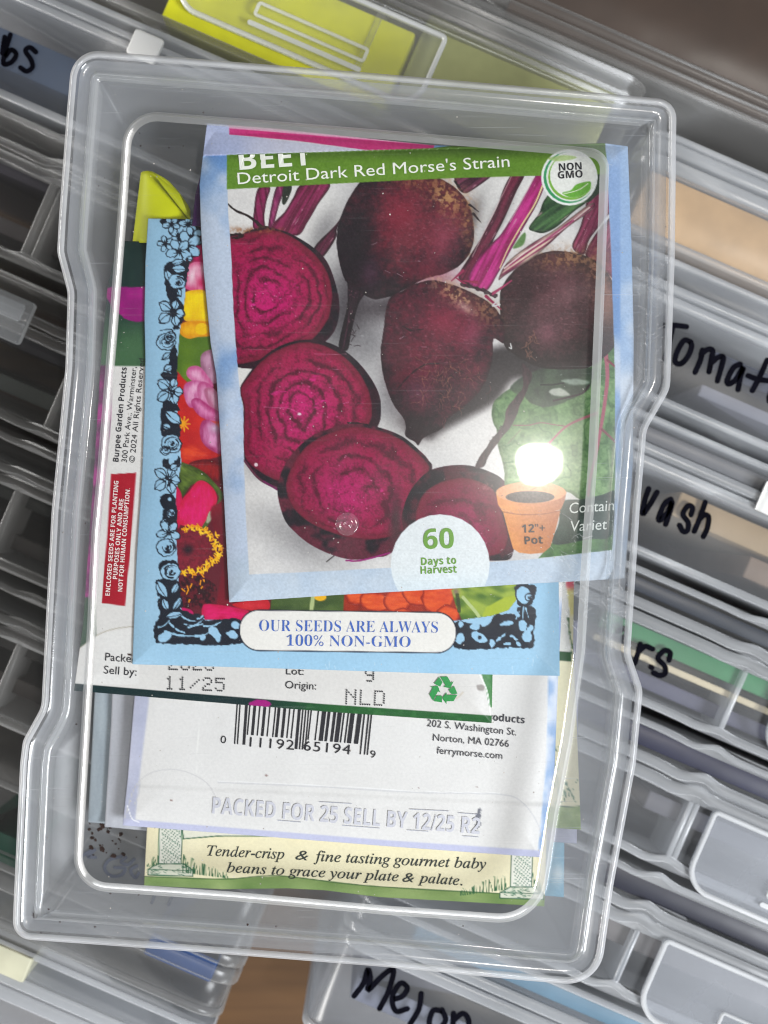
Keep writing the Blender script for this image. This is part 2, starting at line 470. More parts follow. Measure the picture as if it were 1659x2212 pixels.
class Print:
    """lettering and marks of one colour lying on a sheet; collected in one mesh per colour"""
    def __init__(s, sheet=None, z=None): s.sheet, s.z, s.by, s.cnt, s.sec = sheet, z, {}, 0, None
    def add(s, V, F, col):
        Vs, Fs = s.by.setdefault((tuple(col), s.sec), ([], []))
        o = sum(len(a) for a in Vs)
        s.k = getattr(s, 'k', 0) + 1; s.lv = getattr(s, 'lv', {}); s.lv.setdefault((tuple(col), s.sec), []).extend([s.k] * len(V))
        Vs.append(np.asarray(V, float)); Fs.extend([tuple(int(i) + o for i in f) for f in F])
    def text(s, body, a, b, cap, col, bold=0.0, shear=0.0, spacing=1.0, cut=None):
        """baseline from a to b on the drawing, capital height cap"""
        if bold >= .02: body, bold = sansbold(body), 0.0
        elif bold > 0 and ord(max(body)) < 256: bold = 0.0
        v, f = glyphs(body, bold, shear, spacing)
        s.cnt += 1; s.sec = s.cnt
        a = np.array(a, float); b = np.array(b, float); d = b - a; Ld = np.hypot(*d); d /= Ld
        n = np.array([d[1], -d[0]])          # up on the drawing (y down)
        x0, x1 = v[:, 0].min(), v[:, 0].max(); sx = Ld / (x1 - x0); sy = cap / 0.728
        q = a + ((v[:, 0:1] - x0) * sx) * d + (v[:, 1:2] * sy) * n
        if cut is not None: q[:, 1] = np.maximum(q[:, 1], cut(q[:, 0]))
        s.add(q, f, col); s.sec = None
    def poly(s, pts, col, smooth=False, n=5):
        if smooth: pts = catmull(pts, n)
        pts = np.asarray(pts, float)
        s.add(pts, [tuple(range(len(pts)))], col)
    def disc(s, x, y, r, col, n=10):
        t = np.arange(n) * 2 * math.pi / n
        s.add(np.stack([x + r * np.cos(t), y + r * np.sin(t)], 1), [tuple(range(n))], col)
    def line(s, pts, w, col, smooth=True, w1=None, caps=True, n=6):
        pts = np.asarray(pts, float)
        if smooth and len(pts) > 2: pts = catmull(pts, n, False)
        w1 = w if w1 is None else w1
        t = np.gradient(pts, axis=0); t /= np.linalg.norm(t, axis=1)[:, None] + 1e-9
        nn = np.stack([-t[:, 1], t[:, 0]], 1); ws = np.linspace(w, w1, len(pts))[:, None] / 2
        if caps and len(pts) > 1:
            # round ends
            ea = [pts[0] + (nn[0] * math.cos(u) - t[0] * math.sin(u)) * ws[0] for u in np.linspace(0, math.pi, 7)]
            eb = [pts[-1] + (-nn[-1] * math.cos(u) + t[-1] * math.sin(u)) * ws[-1] for u in np.linspace(0, math.pi, 7)]
            s.add(ea, [tuple(range(7))], col); s.add(eb, [tuple(range(7))], col)
        Vv = np.vstack([pts + nn * ws, pts - nn * ws]); m = len(pts)
        s.add(Vv, [(k, k + 1, m + k + 1, m + k) for k in range(m - 1)], col)
    def build(s, name, parent, lift=0.10, rough=0.4, mats=None):
        for k, ((col, sec), (Vs, Fs)) in enumerate(s.by.items()):
            q = np.vstack(Vs)
            z = (s.sheet.zat(q[:, 0], q[:, 1]) if s.sheet is not None else np.full(len(q), s.z)) * MM + lift * MM + 0.00001 * k + (np.array(s.lv[(col, sec)]) % 40) * 1.5e-6
            x, y = P(q[:, 0], q[:, 1], z)
            mesh(sec if isinstance(sec, str) else name, np.stack([x, y, z], 1), Fs, (mats or {}).get(col) or ink(col, rough), parent, False)

def off(p, ang, L):
    """end of a baseline of length L that slopes down by ang degrees"""
    return (p[0] + L * math.cos(math.radians(ang)), p[1] + L * math.sin(math.radians(ang)))

DOTS = {'0': '01110 10001 10001 10001 10001 10001 01110', '1': '00100 01100 00100 00100 00100 00100 01110', '2': '01110 10001 00001 00110 01000 10000 11111',
        '5': '11111 10000 11110 00001 00001 10001 01110', '9': '01110 10001 10001 01111 00001 00001 01110', '/': '00000 00001 00010 00100 01000 10000 00000',
        'N': '10001 11001 10101 10011 10001 10001 10001', 'L': '10000 10000 10000 10000 10000 10000 11111', 'D': '11110 10001 10001 10001 10001 10001 11110'}
def dots(pr, body, a, ang, pitch, col, r):
    c, q = math.cos(math.radians(ang)), math.sin(math.radians(ang))
    for k, ch in enumerate(body):
        for j, row in enumerate(DOTS[ch].split()):
            for i, b in enumerate(row):
                if b == '1':
                    x = (k * 6.3 + i) * pitch; y = (j - 6) * pitch
                    pr.disc(a[0] + x * c - y * q, a[1] + x * q + y * c, r, col, 8)
# ================================================================== the stored cases on edge below, in two rows
TH = math.radians(23.5); cU = np.array([math.cos(TH), math.sin(TH)]); cV = np.array([-math.sin(TH), math.cos(TH)])
ZT = -36.0   # mm: plane of the cases' upward-facing narrow sides
def uv(u, v, w=0.0):
    """row coordinates (drawing units along / across the rows at plane ZT) and depth w (mm) -> world"""
    p = u * cU + v * cV; z = ZT * MM
    x, y = P(p[0], p[1], z); return (float(x), float(y), z - w * MM)

class Shell:
    def __init__(s): s.V, s.F = [], []
    def rbox(s, u0, u1, v0, v1, w0, w1, r=8, n=4, bev=3.0, bumps=()):
        """box standing in row coordinates: rounded outline seen along v (the case's broad side), bevelled upper edges"""
        k = 1 / (PXM * D / (D - ZT * MM)) / MM      # mm per drawing unit at ZT
        R = r * k
        U0, U1 = u0 * k, u1 * k
        prof = []
        for cx, cw, a0 in ((U1 - R, w0 + R, -90), (U1 - R, w1 - R, 0), (U0 + R, w1 - R, 90), (U0 + R, w0 + R, 180)):
            for j in range(n + 1):
                a = math.radians(a0 + 90 * j / n); prof.append((cx + R * math.cos(a), cw + R * math.sin(a)))
        if bumps:
            for t in np.linspace(0, 1, 60)[1:-1]: prof.append((U0 + R + (U1 - U0 - 2 * R) * t, w0))
            for q in bumps:
                for d in np.linspace(-70, 70, 15): prof.append(((q + d) * k, w0))
            head = prof[:4 * (n + 1)]; prof = head + sorted(prof[4 * (n + 1):])
        wav = (lambda a, w: sum(-5 * math.exp(-((a / k - q) / 26) ** 2) + 2.5 * math.exp(-((a / k - q + 55) / 30) ** 2) for q in bumps) if w < w0 + R + .5 else 0.0) if bumps else (lambda a, w: 0.0)
        m = len(prof); cx, cw = (U0 + U1) / 2, (w0 + w1) / 2
        b = len(s.V); be = min(bev, (v1 - v0) * .3)
        for v, sh in ((v0, be * k), (v0 + be * .35, be * .3 * k), (v0 + be, 0), (v1 - be, 0), (v1 - be * .35, be * .3 * k), (v1, be * k)):
            for a, w in prof:
                da, dw = a - cx, w - cw
                a2 = a - math.copysign(min(sh, abs(da)), da); w2 = w - math.copysign(min(sh, abs(dw)), dw)
                s.V.append(uv(a2 / k, v + wav(a, w), w2))
        nr = 6
        for j in range(nr - 1):
            for i in range(m): s.F.append((b + j * m + i, b + j * m + (i + 1) % m, b + (j + 1) * m + (i + 1) % m, b + (j + 1) * m + i))
        s.F.append(tuple(b + i for i in range(m))); s.F.append(tuple(b + (nr - 1) * m + i for i in range(m)))
    def build(s, name, mat, parent, smooth=True): return mesh(name, s.V, s.F, mat, parent, smooth)

M_SH = plastic('stored_shell', .16, .30, .35, col=(.68, .70, .74), spec=.6, bump=.0004, var=1.6, vscale=28)
M_RIM = plastic('stored_rim', .50, .24, .3, col=(.82, .84, .87), spec=1.0, cap=.2, bump=.0004, var=.8, vscale=40)
M_LAT = plastic('stored_latch', .28, .45, .3, col=(.70, .73, .79), spec=.25, var=.9, vscale=35)
M_TOPB = plastic('stored_bead', .82, .3, .1, col=(.90, .91, .92), spec=.5)
M_CL = plastic('clear_shell', .07, .3, .35, col=(.60, .59, .57), spec=.7, bump=.0004, var=1.6, vscale=25)  # clearer plastic whose low haze also puts the left row's dimmer light into colour
M_CR = plastic('clear_rim', .19, .3, .3, col=(.60, .59, .57), spec=.9, bump=.0004, var=1.2, vscale=30)
M_CLAT = plastic('clear_latch', .11, .3, .3, col=(.8, .8, .76), spec=.3)
MARK = solid('marker_ink', (12, 12, 20), .7, .02, .4, 500)
HT = 112.0
MILKY = (M_SH, M_RIM, M_LAT)

def stored(u0, u1, v0, v1, label, lidw=58, seam=52, flip=False, latch=None, latch_dv=(40, 230), tone=1.0, drop=0.0, ribs=(), clear=False):
    """one case on edge; v0..v1 its thickness; seam rims after the lid, then the label side, then the floor flange"""
    x, y, z = uv((u0 + u1) / 2, (v0 + v1) / 2, HT)
    root = empty('storage_case', x, y, z)
    tag(root, label, 'storage case', 'storage cases standing on edge')
    T = v1 - v0
    M_SH, M_RIM, M_LAT = (M_CL, M_CR, M_CLAT) if clear else MILKY
    f = (lambda a, b: (v0 + a, v0 + b)) if not flip else (lambda a, b: (v1 - b, v1 - a))
    L = Shell(); L.rbox(u0 + 8, u1 - 8, *f(10, lidw), 1.6 + drop, HT - 2, 55); L.build('lid', M_CL if latch else M_SH, root)
    R = Shell(); R.rbox(u0, u1, *f(lidw, lidw + seam * .42), 0 + drop, HT, 62, bev=5, bumps=ribs); R.rbox(u0, u1, *f(lidw + seam * .52, lidw + seam), .3 + drop, HT, 62, bev=5, bumps=ribs); R.build('seam_rim', M_RIM, root)
    B = Shell(); B.rbox(u0 + 12, u1 - 12, *f(lidw + seam, T - 22), 1.2 + drop, HT - 2, 55); b = B.build('box', M_SH, root)
    G = Shell(); G.rbox(u0 + 3, u1 - 3, *f(T - 22, T - 4), .2 + drop, HT, 60, bev=6, bumps=ribs); G.rbox(u0 + 6, u1 - 6, *f(0, 14), .2 + drop, HT, 60, bev=5, bumps=ribs)
    for ru in ribs: G.rbox(ru, ru + 14, *f(lidw + seam + 2, T - 24), .7 + drop, 20, 4, bev=3)
    G.build('edge_flange', M_RIM, root)
    if latch:
        la, lb = latch; d0, d1 = latch_dv
        lat_z = -1.2 + drop
        pl = plate(la, lb, *f(d0, d1), lat_z)
        lo = pl[0].build('latch', M_LAT, root, False)
        pl[1].build('latch_edge', M_TOPB, lo, False)
    return root

def plate(u0, u1, v0, v1, w):
    """latch tab: flat plate with rounded corners, a raised white edge and a raised slot frame"""
    A_ = Shell(); B_ = Shell()
    pts = rounded([(u0, v0, 14), (u1, v0, 14), (u1, v1, 60), (u0, v1, 60)], 8)
    def slab(S_, p, wt, wb):
        m = len(p); b = len(S_.V)
        for q in p: S_.V.append(uv(q[0], q[1], wt))
        for q in p: S_.V.append(uv(q[0], q[1], wb))
        S_.F.append(tuple(range(b, b + m))); S_.F.append(tuple(range(b + 2 * m - 1, b + m - 1, -1)))
        S_.F.extend([(b + i, b + (i + 1) % m, b + m + (i + 1) % m, b + m + i) for i in range(m)])
    def band(S_, p, wd, wt, wb):
        c = p.mean(0); q = inset(resample(p, 4), wd); p2 = resample(p, 4); m = len(p2); b = len(S_.V)
        for ring, w_ in ((p2, wb), (p2, wt + .25), (p2 * .7 + q * .3, wt), (p2 * .3 + q * .7, wt), (q, wt + .3), (q, wb)): S_.V.extend([uv(a[0], a[1], w_) for a in ring])
        for j in range(5): S_.F.extend([(b + j * m + i, b + j * m + (i + 1) % m, b + (j + 1) * m + (i + 1) % m, b + (j + 1) * m + i) for i in range(m)])
    slab(A_, pts, w, w + 1.2); band(B_, pts, 10, w - .35, w + 1.2)
    uc0, uc1 = u0 + (u1 - u0) * .30, u1 - (u1 - u0) * .02 if u1 - u0 < 500 else u0 + (u1 - u0) * .75
    vc = v0 + (v1 - v0) * .62
    sl = rounded([(uc0, vc - 16, 8), (uc1, vc - 16, 8), (uc1, vc + 18, 8), (uc0, vc + 18, 8)], 5)
    band(B_, sl, 7, w - .5, w + .2)
    ln = rounded([(uc0 - 4, vc + 30, 5), (uc1, vc + 30, 5), (uc1, vc + 40, 5), (uc0 - 4, vc + 40, 5)], 4); slab(B_, ln, w - .3, w + .1)
    return A_, B_

def write(root, strokes, w, width=12):
    pr = Print(None, ZT - w)
    for s in strokes: pr.line(s, width, (16, 16, 22), True)
    pr.build('marker_writing', root, .12, mats={(16, 16, 22): MARK})

def content(u0, u1, v0, v1, w0, srgb, label, name='seed_packet', cat='seed packet', lean=0.0, grp='seed packets inside the stored cases'):
    """a packet standing on edge inside a stored case"""
    S_ = Shell(); S_.rbox(u0, u1, v0, v1, w0, HT - 6, 6, bev=2)
    if lean:
        S_.V = [(x, y - lean * (z - (ZT - w0) * MM), z) for x, y, z in S_.V]
    o = S_.build(name, solid('paper_%d_%d_%d' % tuple(srgb), srgb, .5, .3, .12, 120), None)
    tag(o, label, cat, grp)

U_L = (-260, 1355); U_R = (1478, 3140)   # row extents; left row ends where the right one begins
tu = lambda x, y: (x * cU[0] + y * cU[1])
tv = lambda x, y: (x * cV[0] + y * cV[1])
# the right row's left ends
RL = tu(690, 2118)
U_R = (RL, RL + 1640)
LR = tu(1398, 212)
U_L = (LR - 1640, LR)
U_LB = (LR - 1690, 1318)
U_T = (LR + 26, LR + 1666)
zoomT = lambda *p: [(1348 + .1875 * a, 553 + .1875 * b) for a, b in p]
zoomS = lambda *p: [(1348 + .1875 * a, 967.8 + .1875 * b) for a, b in p]
zoomP = lambda *p: [(1279 + .2293 * a, 1382.6 + .2293 * b) for a, b in p]
zoomM = lambda *p: [(830 + .5 * a, 1659 + .5 * b) for a, b in p]
zoomN = lambda *p: [(.5 * a, 1659 + .5 * b) for a, b in p]
zoomH = lambda *p: [(.5 * a, .5 * b) for a, b in p]

# ---- right row, top to bottom
stored(tu(940, 0), tu(940, 0) + 1640, -700, -401, 'storage case with brown contents in the top right corner', clear=True, flip=True, lidw=22, seam=50)
c_u = stored(*U_T, -318, -82, 'storage case showing a tan packet, directly above the tomato-labelled case', lidw=18, seam=64)
c_t = stored(*U_T, -70, 236, 'storage case hand-lettered in black beginning Tomat', lidw=52, seam=46)
write(c_t, [zoomT((440, 800), (600, 800), (720, 815)), zoomT((560, 830), (520, 1000), (470, 1200)), zoomT((770, 990), (690, 975), (610, 1110), (590, 1220), (660, 1240), (740, 1150), (780, 1040), (760, 985)),
            zoomT((905, 1085), (880, 1200), (820, 1340)), zoomT((890, 1130), (960, 1080), (1020, 1085), (1010, 1180), (980, 1335)), zoomT((1010, 1230), (1080, 1170), (1145, 1165), (1120, 1290), (1075, 1440)),
            zoomT((1340, 1245), (1260, 1290), (1190, 1430), (1210, 1475), (1290, 1420), (1375, 1280), (1340, 1400), (1315, 1540)), zoomT((1430, 1380), (1540, 1420), (1680, 1440)), zoomT((1650, 1200), (1560, 1400), (1480, 1550)), zoomT((1760, 1500), (1690, 1580), (1680, 1680), (1760, 1700))], 1.2)
c_s = stored(*U_T, 258, 552, 'storage case hand-lettered in black ending in uash', lidw=60, seam=52)
write(c_s, [zoomS((60, 480), (20, 640), (10, 760)), zoomS((285, 470), (240, 600), (215, 760), (300, 650), (380, 510)), zoomS((540, 590), (470, 640), (400, 800), (420, 830), (500, 740), (555, 620), (520, 760), (480, 880)),
            zoomS((770, 770), (790, 690), (740, 665), (680, 760), (740, 860), (730, 950), (680, 960), (640, 890)), zoomS((935, 625), (880, 790), (810, 960)), zoomS((860, 830), (930, 770), (975, 800), (960, 920), (915, 1020))], 1.2)
c_p = stored(*U_T, 570, 848, 'storage case hand-lettered in black ending in rs, green streak inside', lidw=62, seam=54, latch=(tu(1659, 1560), tu(1659, 1560) + 560), latch_dv=(118, 262), ribs=(tu(1610, 1440),))
write(c_p, [zoomP((240, -80), (300, -110), (330, -60), (280, 0), (340, 20)), zoomP((455, 40), (430, 130), (400, 220)), zoomP((440, 110), (500, 60), (570, 85)), zoomP((725, 190), (735, 120), (680, 100), (620, 170), (680, 240), (690, 310), (640, 335), (580, 310)), zoomP((555, 255), (562, 260))], 1.2)
c_q = stored(*U_R, 868, 1150, 'storage case with a broad latch, right of the case end and below the rs lettering', lidw=66, seam=56, latch=(tu(1522, 1790), tu(1522, 1790) + 580), latch_dv=(118, 300), ribs=(tu(1520, 1660), tu(1470, 1810)))
c_r = stored(*U_R, 1170, 1446, 'storage case with a broad latch in the lower right corner', lidw=66, seam=56, latch=(tu(1420, 2060), tu(1420, 2060) + 580), latch_dv=(112, 292), ribs=(tu(1420, 1900), tu(1350, 2060)))
c_m = stored(*U_R, 1462, 1785, 'storage case hand-lettered in black beginning Melon, at the bottom edge', lidw=60, seam=56)
write(c_m, [zoomN((1530, 985), (1570, 930), (1590, 870), (1600, 910), (1590, 960), (1650, 900), (1700, 870), (1680, 960), (1640, 1040)), zoomM((40, 1000), (80, 985), (100, 950), (70, 930), (35, 990), (50, 1050), (100, 1040)), zoomM((160, 975), (150, 1040), (110, 1110)), zoomM((250, 1050), (210, 1050), (195, 1110), (230, 1130), (265, 1090), (250, 1045)), zoomM((300, 1060), (295, 1130)), zoomM((300, 1090), (340, 1060), (365, 1090), (360, 1140))], 1.2)
# ---- left row
stored(*U_L, -398, -90, 'storage case with bright yellow contents and a latch, at the top edge', clear=True, lidw=40, seam=30, latch=(tu(425, -20) - 40, tu(425, -20) + 540), latch_dv=(86, 262), ribs=(tu(800, 60),))
c_h = stored(*U_L, -78, 196, 'storage case hand-lettered in black ending in bs', lidw=30, seam=34)
write(c_h, [zoomH((20, 160), (10, 230)), zoomH((45, 150), (25, 215), (15, 275), (50, 268), (70, 235), (48, 215), (22, 245)), zoomH((155, 225), (130, 205), (110, 220), (135, 260), (140, 290), (115, 308), (88, 292))], 1.2, 11)
stored(*U_L, 212, 508, 'unlabelled storage case, second below the bs lettering on the left', clear=True, lidw=56, seam=46, ribs=(tu(60, 500), tu(95, 480)))
c_k = stored(*U_L, 532, 832, 'unlabelled storage case with a clear square clip at the left edge', clear=True, lidw=64, seam=50, ribs=(tu(130, 830),))
stored(*U_L, 852, 1130, 'unlabelled dark storage case on the left beside the red notice strip', clear=True, lidw=60, seam=44, ribs=(tu(20, 1080),))
stored(*U_L, 1152, 1440, 'unlabelled dark storage case on the left beside the sell-by panel', clear=True, lidw=60, seam=48, ribs=(tu(30, 1400),))
stored(*U_LB, 1545, 1846, 'storage case with a blue packet inside, bottom left', clear=True, lidw=150, seam=70)
stored(*U_LB, 1862, 2160, 'storage case cut off in the bottom left corner', lidw=60, seam=60)
clip_o = Shell(); clip_o.rbox(tu(-50, 640), tu(64, 690), 572, 668, -1.6, 2.0, 6, bev=6); clip_o.rbox(tu(-50, 640) + 16, tu(64, 690) - 14, 584, 622, -2.4, -1.5, 4, bev=4)
clip_o.build('clip', plastic('clip_plastic', .22, .10, .6), c_k)
# ---- contents
content(LR + 70, LR + 1600, -232, -100, 3, (200, 166, 126), 'tan packet standing in the case above the tomato-labelled one')
content(tu(1100, 0), RL + 1500, -690, -420, 3, (62, 44, 32), 'brown packet standing in the top right case')
content(RL + 300, RL + 1400, 385, 440, 2.6, (160, 138, 108), 'beige packet standing in the case lettered uash')
content(RL + 500, RL + 1500, 452, 500, 5, (126, 108, 94), 'dull brown packet standing in the case lettered uash')
content(RL + 250, RL + 1500, 688, 726, 2.8, (62, 128, 84), 'green packet standing in the case lettered rs')
content(RL + 250, RL + 1500, 742, 756, 3, (204, 190, 160), 'cream packet standing in the case lettered rs')
content(RL + 250, RL + 1500, 70, 112, 5, (52, 58, 80), 'dark slate packet standing in the tomato-labelled case')
content(RL + 250, RL + 1500, 150, 176, 4, (120, 122, 134), 'grey packet standing in the tomato-labelled case')
content(RL + 250, RL + 1500, 884, 926, 2.4, (18, 22, 56), 'navy packet standing in the case with the upper latch')
content(RL + 300, RL + 1500, 1186, 1232, 2.4, (16, 20, 44), 'dark navy packet standing in the lower right case')
content(RL + 150, RL + 1500, 1482, 1514, 3, (96, 136, 160), 'blue-grey packet standing in the bottom case')
content(tu(345, 30), 850, -296, -112, 1.6, (236, 234, 4), 'bright yellow packet standing in the top left case')
content(858, LR - 60, -360, -160, 5, (178, 180, 124), 'olive packet standing in the case with yellow contents')
content(tu(-100, 60), tu(150, 190), 40, 120, 7, (74, 92, 120), 'slate blue packet standing in the case lettered bs')
content(tu(330, 2010), tu(455, 2120), 1722, 1772, 1.9, (14, 60, 116), 'deep blue packet standing in the bottom left case')
content(tu(-80, 1840), tu(30, 1880), 1660, 1720, 4, (30, 84, 66), 'dark green packet at the left edge of the bottom left case')
content(tu(-60, 2030), tu(60, 2100), 1870, 1925, -1, (190, 188, 164), 'pale yellow tag at the bottom left corner', 'paper_tag', 'tag')
for k, (v, col, lab) in enumerate(((300, (66, 62, 70), 'mauve-grey packet in the front half of the case below the bs lettering'), (420, (84, 78, 78), 'taupe packet in the rear half of the case below the bs lettering'),
        (640, (52, 50, 56), 'charcoal packet in the front half of the case with the square clip'), (740, (62, 66, 62), 'grey-green packet in the rear half of the case with the square clip'),
        (960, (50, 52, 50), 'dark olive packet in the front half of the case beside the red notice'), (1060, (60, 56, 54), 'brown-grey packet in the rear half of the case beside the red notice'),
        (1260, (48, 46, 44), 'dark brown packet in the front half of the case beside the sell-by panel'), (1350, (58, 52, 48), 'umber packet in the rear half of the case beside the sell-by panel'))):
    content(U_L[0] + 60, U_L[1] - 90 - 40 * k, v, v + 34, 8 + 3 * (k % 3), col, lab)
content(LR + 80, RL + 1400, 592, 622, 2.6, (24, 34, 50), 'dark teal packet under the lid of the case lettered rs')
content(LR + 80, RL + 1400, 780, 812, 7, (84, 84, 104), 'grey-violet packet in the rear of the case lettered rs')
content(RL + 500, RL + 1400, 1010, 1050, 4, (96, 96, 104), 'slate grey packet behind the upper of the two lower-right latches')
content(RL + 460, RL + 1400, 1300, 1345, 4, (104, 100, 100), 'warm grey packet behind the lowest right-hand latch')
content(LR + 80, RL + 1400, 282, 312, 3.5, (92, 92, 96), 'mid grey packet under the lid of the case lettered uash')
content(RL + 80, RL + 1400, 1640, 1690, 5, (120, 124, 140), 'pale slate packet standing in the case lettered Melon')
# bright reflection on the seam, built as a small white slab
tab = Shell(); tab.rbox(tu(286, 85), tu(345, 118), -60, -2, -1.4, .4, 5, bev=6)
tb = tab.build('paper_tag', solid('white_label', (232, 232, 230), .35, .5), None); tag(tb, 'small white tag stuck on the seam of the case lettered bs', 'tag')
t2 = Shell(); t2.rbox(tu(1650, 1050), tu(1760, 1120), 292, 360, -1.2, .6, 20, bev=4)
tb = t2.build('paper_tag', solid('white_label_b', (236, 236, 234), .4, .4), None); tag(tb, 'white tag at the right edge on the seam of the case lettered uash', 'tag')

# ---- the wooden table they stand on
ztab = ZT * MM - HT * MM - 0.0005
m, nt, out = new_mat('table_wood'); Lk = nt.links.new
b = N(nt, 'ShaderNodeBsdfPrincipled'); b.inputs['Roughness'].default_value = .5
tc = N(nt, 'ShaderNodeTexCoord'); mp = N(nt, 'ShaderNodeMapping'); mp.inputs['Scale'].default_value = (6, 90, 6); mp.inputs['Rotation'].default_value = (0, 0, .4)
nz = N(nt, 'ShaderNodeTexNoise'); nz.inputs['Scale'].default_value = 3; nz.inputs['Detail'].default_value = 6
cr = N(nt, 'ShaderNodeValToRGB'); cr.color_ramp.elements[0].color = (.08, .036, .010, 1); cr.color_ramp.elements[1].color = (.14, .066, .020, 1); cr.color_ramp.elements[0].position = .3; cr.color_ramp.elements[1].position = .7
Lk(tc.outputs['Object'], mp.inputs[0]); Lk(mp.outputs[0], nz.inputs['Vector']); Lk(nz.outputs['Fac'], cr.inputs[0]); Lk(cr.outputs[0], b.inputs['Base Color']); Lk(b.outputs[0], out.inputs['Surface'])
o = mesh('table_top', [(-.9, -.9, ztab), (.9, -.9, ztab), (.9, .9, ztab), (-.9, .9, ztab)], [(0, 1, 2, 3)], m, None, False); tag(o, kind='structure')
# ================================================================== the open-view case in front: clear box and lid
OUT = rounded([(157, 106, 62), (800, 158), (1380, 209), (1461, 217, 66), (1457, 560), (1447, 840, 70), (1396, 928, 60), (1381, 1106), (1361, 1412, 60), (1388, 1490, 50), (1373, 1650), (1325, 1909), (1294, 2130, 90),
               (1140, 2118), (830, 2088), (350, 2050), (27, 2027, 95), (30, 1949), (44, 1650), (50, 1600, 45), (90, 1528, 60), (112, 1106), (142, 793), (147, 632, 60), (124, 545, 50), (128, 470), (146, 230)], 12)
OUT = resample(OUT, 7.0)
PAN = rounded([(277, 246, 66), (560, 268), (830, 290), (1240, 325), (1308, 332, 80), (1302, 500), (1294, 700), (1281, 1003), (1270, 1156), (1255, 1406), (1226, 1606), (1196, 1759), (1160, 1990, 95),
               (830, 1967), (500, 1937), (165, 1913, 66), (173, 1759), (185, 1556), (197, 1356), (206, 1156), (220, 1003), (244, 703), (262, 475)], 12)
PAN = resample(PAN, 7.0)
C0 = np.array([735.0, 1118.0])
NA = 900
# angles spread evenly along the outline so that corners keep their detail
_o = resample(OUT, 6.5); _a = np.unwrap(np.arctan2(_o[:, 1] - C0[1], _o[:, 0] - C0[0]))
_a = np.interp(np.linspace(0, len(_a) - 1, NA, endpoint=False), np.arange(len(_a)), _a)

def loft(name, rings, mat, parent, cap=True, close=False):
    V, F = [], []
    for poly, z in rings:
        q = by_angle(poly, C0, _a); zz_ = np.full(len(q), z * MM); x, y = P(q[:, 0], q[:, 1], zz_); V.append(np.stack([x, y, zz_], 1))
    V = np.vstack(V); n = NA; nr = len(rings)
    for r in range(nr - 1):
        for k in range(n):
            k2 = (k + 1) % n; F.append((r * n + k, r * n + k2, (r + 1) * n + k2, (r + 1) * n + k))
    V = V.tolist()
    if cap:
        last = nr - 1; z = rings[-1][1] * MM
        prev = [last * n + k for k in range(n)]; pol = by_angle(rings[-1][0], C0, _a)
        for f in (.8, .55, .3):
            q = C0 + (pol - C0) * f; x, y = P(q[:, 0], q[:, 1], z); b = len(V); V += np.stack([x, y, np.full(n, z)], 1).tolist()
            cur = list(range(b, b + n)); F += [(prev[k], prev[(k + 1) % n], cur[(k + 1) % n], cur[k]) for k in range(n)]; prev = cur
        x, y = P(C0[0], C0[1], z); V.append((float(x), float(y), z)); c = len(V) - 1
        F += [(prev[k], prev[(k + 1) % n], c) for k in range(n)]
    return mesh(name, V, F, mat, parent)

case = empty('storage_case', 0, 0, -26 * MM)
tag(case, 'clear plastic storage case full of seed packets lying across the others', 'storage case')
M_LID = plastic('clear_lid', .18, .15, .35, col=(.80, .82, .86), scratch=.16, bump=.00025, var=1.3, vscale=34)
M_BEAD = plastic('lid_bead', .62, .13, .15, col=(.86, .87, .89), bump=.00008)
M_STEP = plastic('lid_step', .34, .09, .3, bump=.00010)
M_EDGE = plastic('panel_bevel', .42, .16, .25, col=(.93, .93, .92), trans=.3, spec=2.5, cap=.30)
M_PANEL = plastic('clear_panel', .012, .027, .75, scratch=.05, bump=.00003, soft=.34, var=2.6, vscale=22)
M_BODY = plastic('milky_body', .44, .30, .35, col=(.54, .56, .59), spec=.5, var=.9, vscale=24)
ins = lambda d: inset(OUT, d)
lid = loft('lid', [(ins(14), -1.0), (ins(17), -1.3), (ins(42), -1.3), (ins(44.5), -1.2)], M_LID, case, False)
loft('rim', [(ins(0), -7.0), (ins(-.5), -3.0), (ins(0), -1.0), (ins(2.5), -.2), (ins(6), .05), (ins(10), -.1), (ins(13), -.6), (ins(14), -1.0)], M_BEAD, lid, False)
loft('step', [(ins(44.5), -1.2), (ins(47), -.95), (ins(50), -1.1), (ins(53), -2.0), (ins(57), -2.6), (ins(63), -2.7)], M_STEP, lid, False)
loft('shelf', [(ins(63), -2.7), (inset(PAN, -16), -2.7), (inset(PAN, -9), -2.6)], M_LID, lid, False)
loft('panel_edge', [(inset(PAN, -9), -2.6), (inset(PAN, -6), -2.3), (inset(PAN, -4), -1.4), (inset(PAN, -3), .6), (inset(PAN, -2), 1.1), (inset(PAN, -1), 1.25), (inset(PAN, 1), 1.38), (inset(PAN, 9), 1.92), (inset(PAN, 11), 2.02)], M_EDGE, lid, False)
rim_p = loft('raised_panel', [(inset(PAN, 11), 2.02), (inset(PAN, 13), 2.10), (inset(PAN, 18), 2.16), (inset(PAN, 26), 2.16)], M_PANEL, lid, True)
body = loft('box', [(ins(20), -1.8), (ins(34), -2.2), (ins(40), -3.4), (ins(52), -4.0), (ins(56), -8), (ins(62), -20), (ins(68), -23.5), (ins(76), -24.6)], M_BODY, case, True)
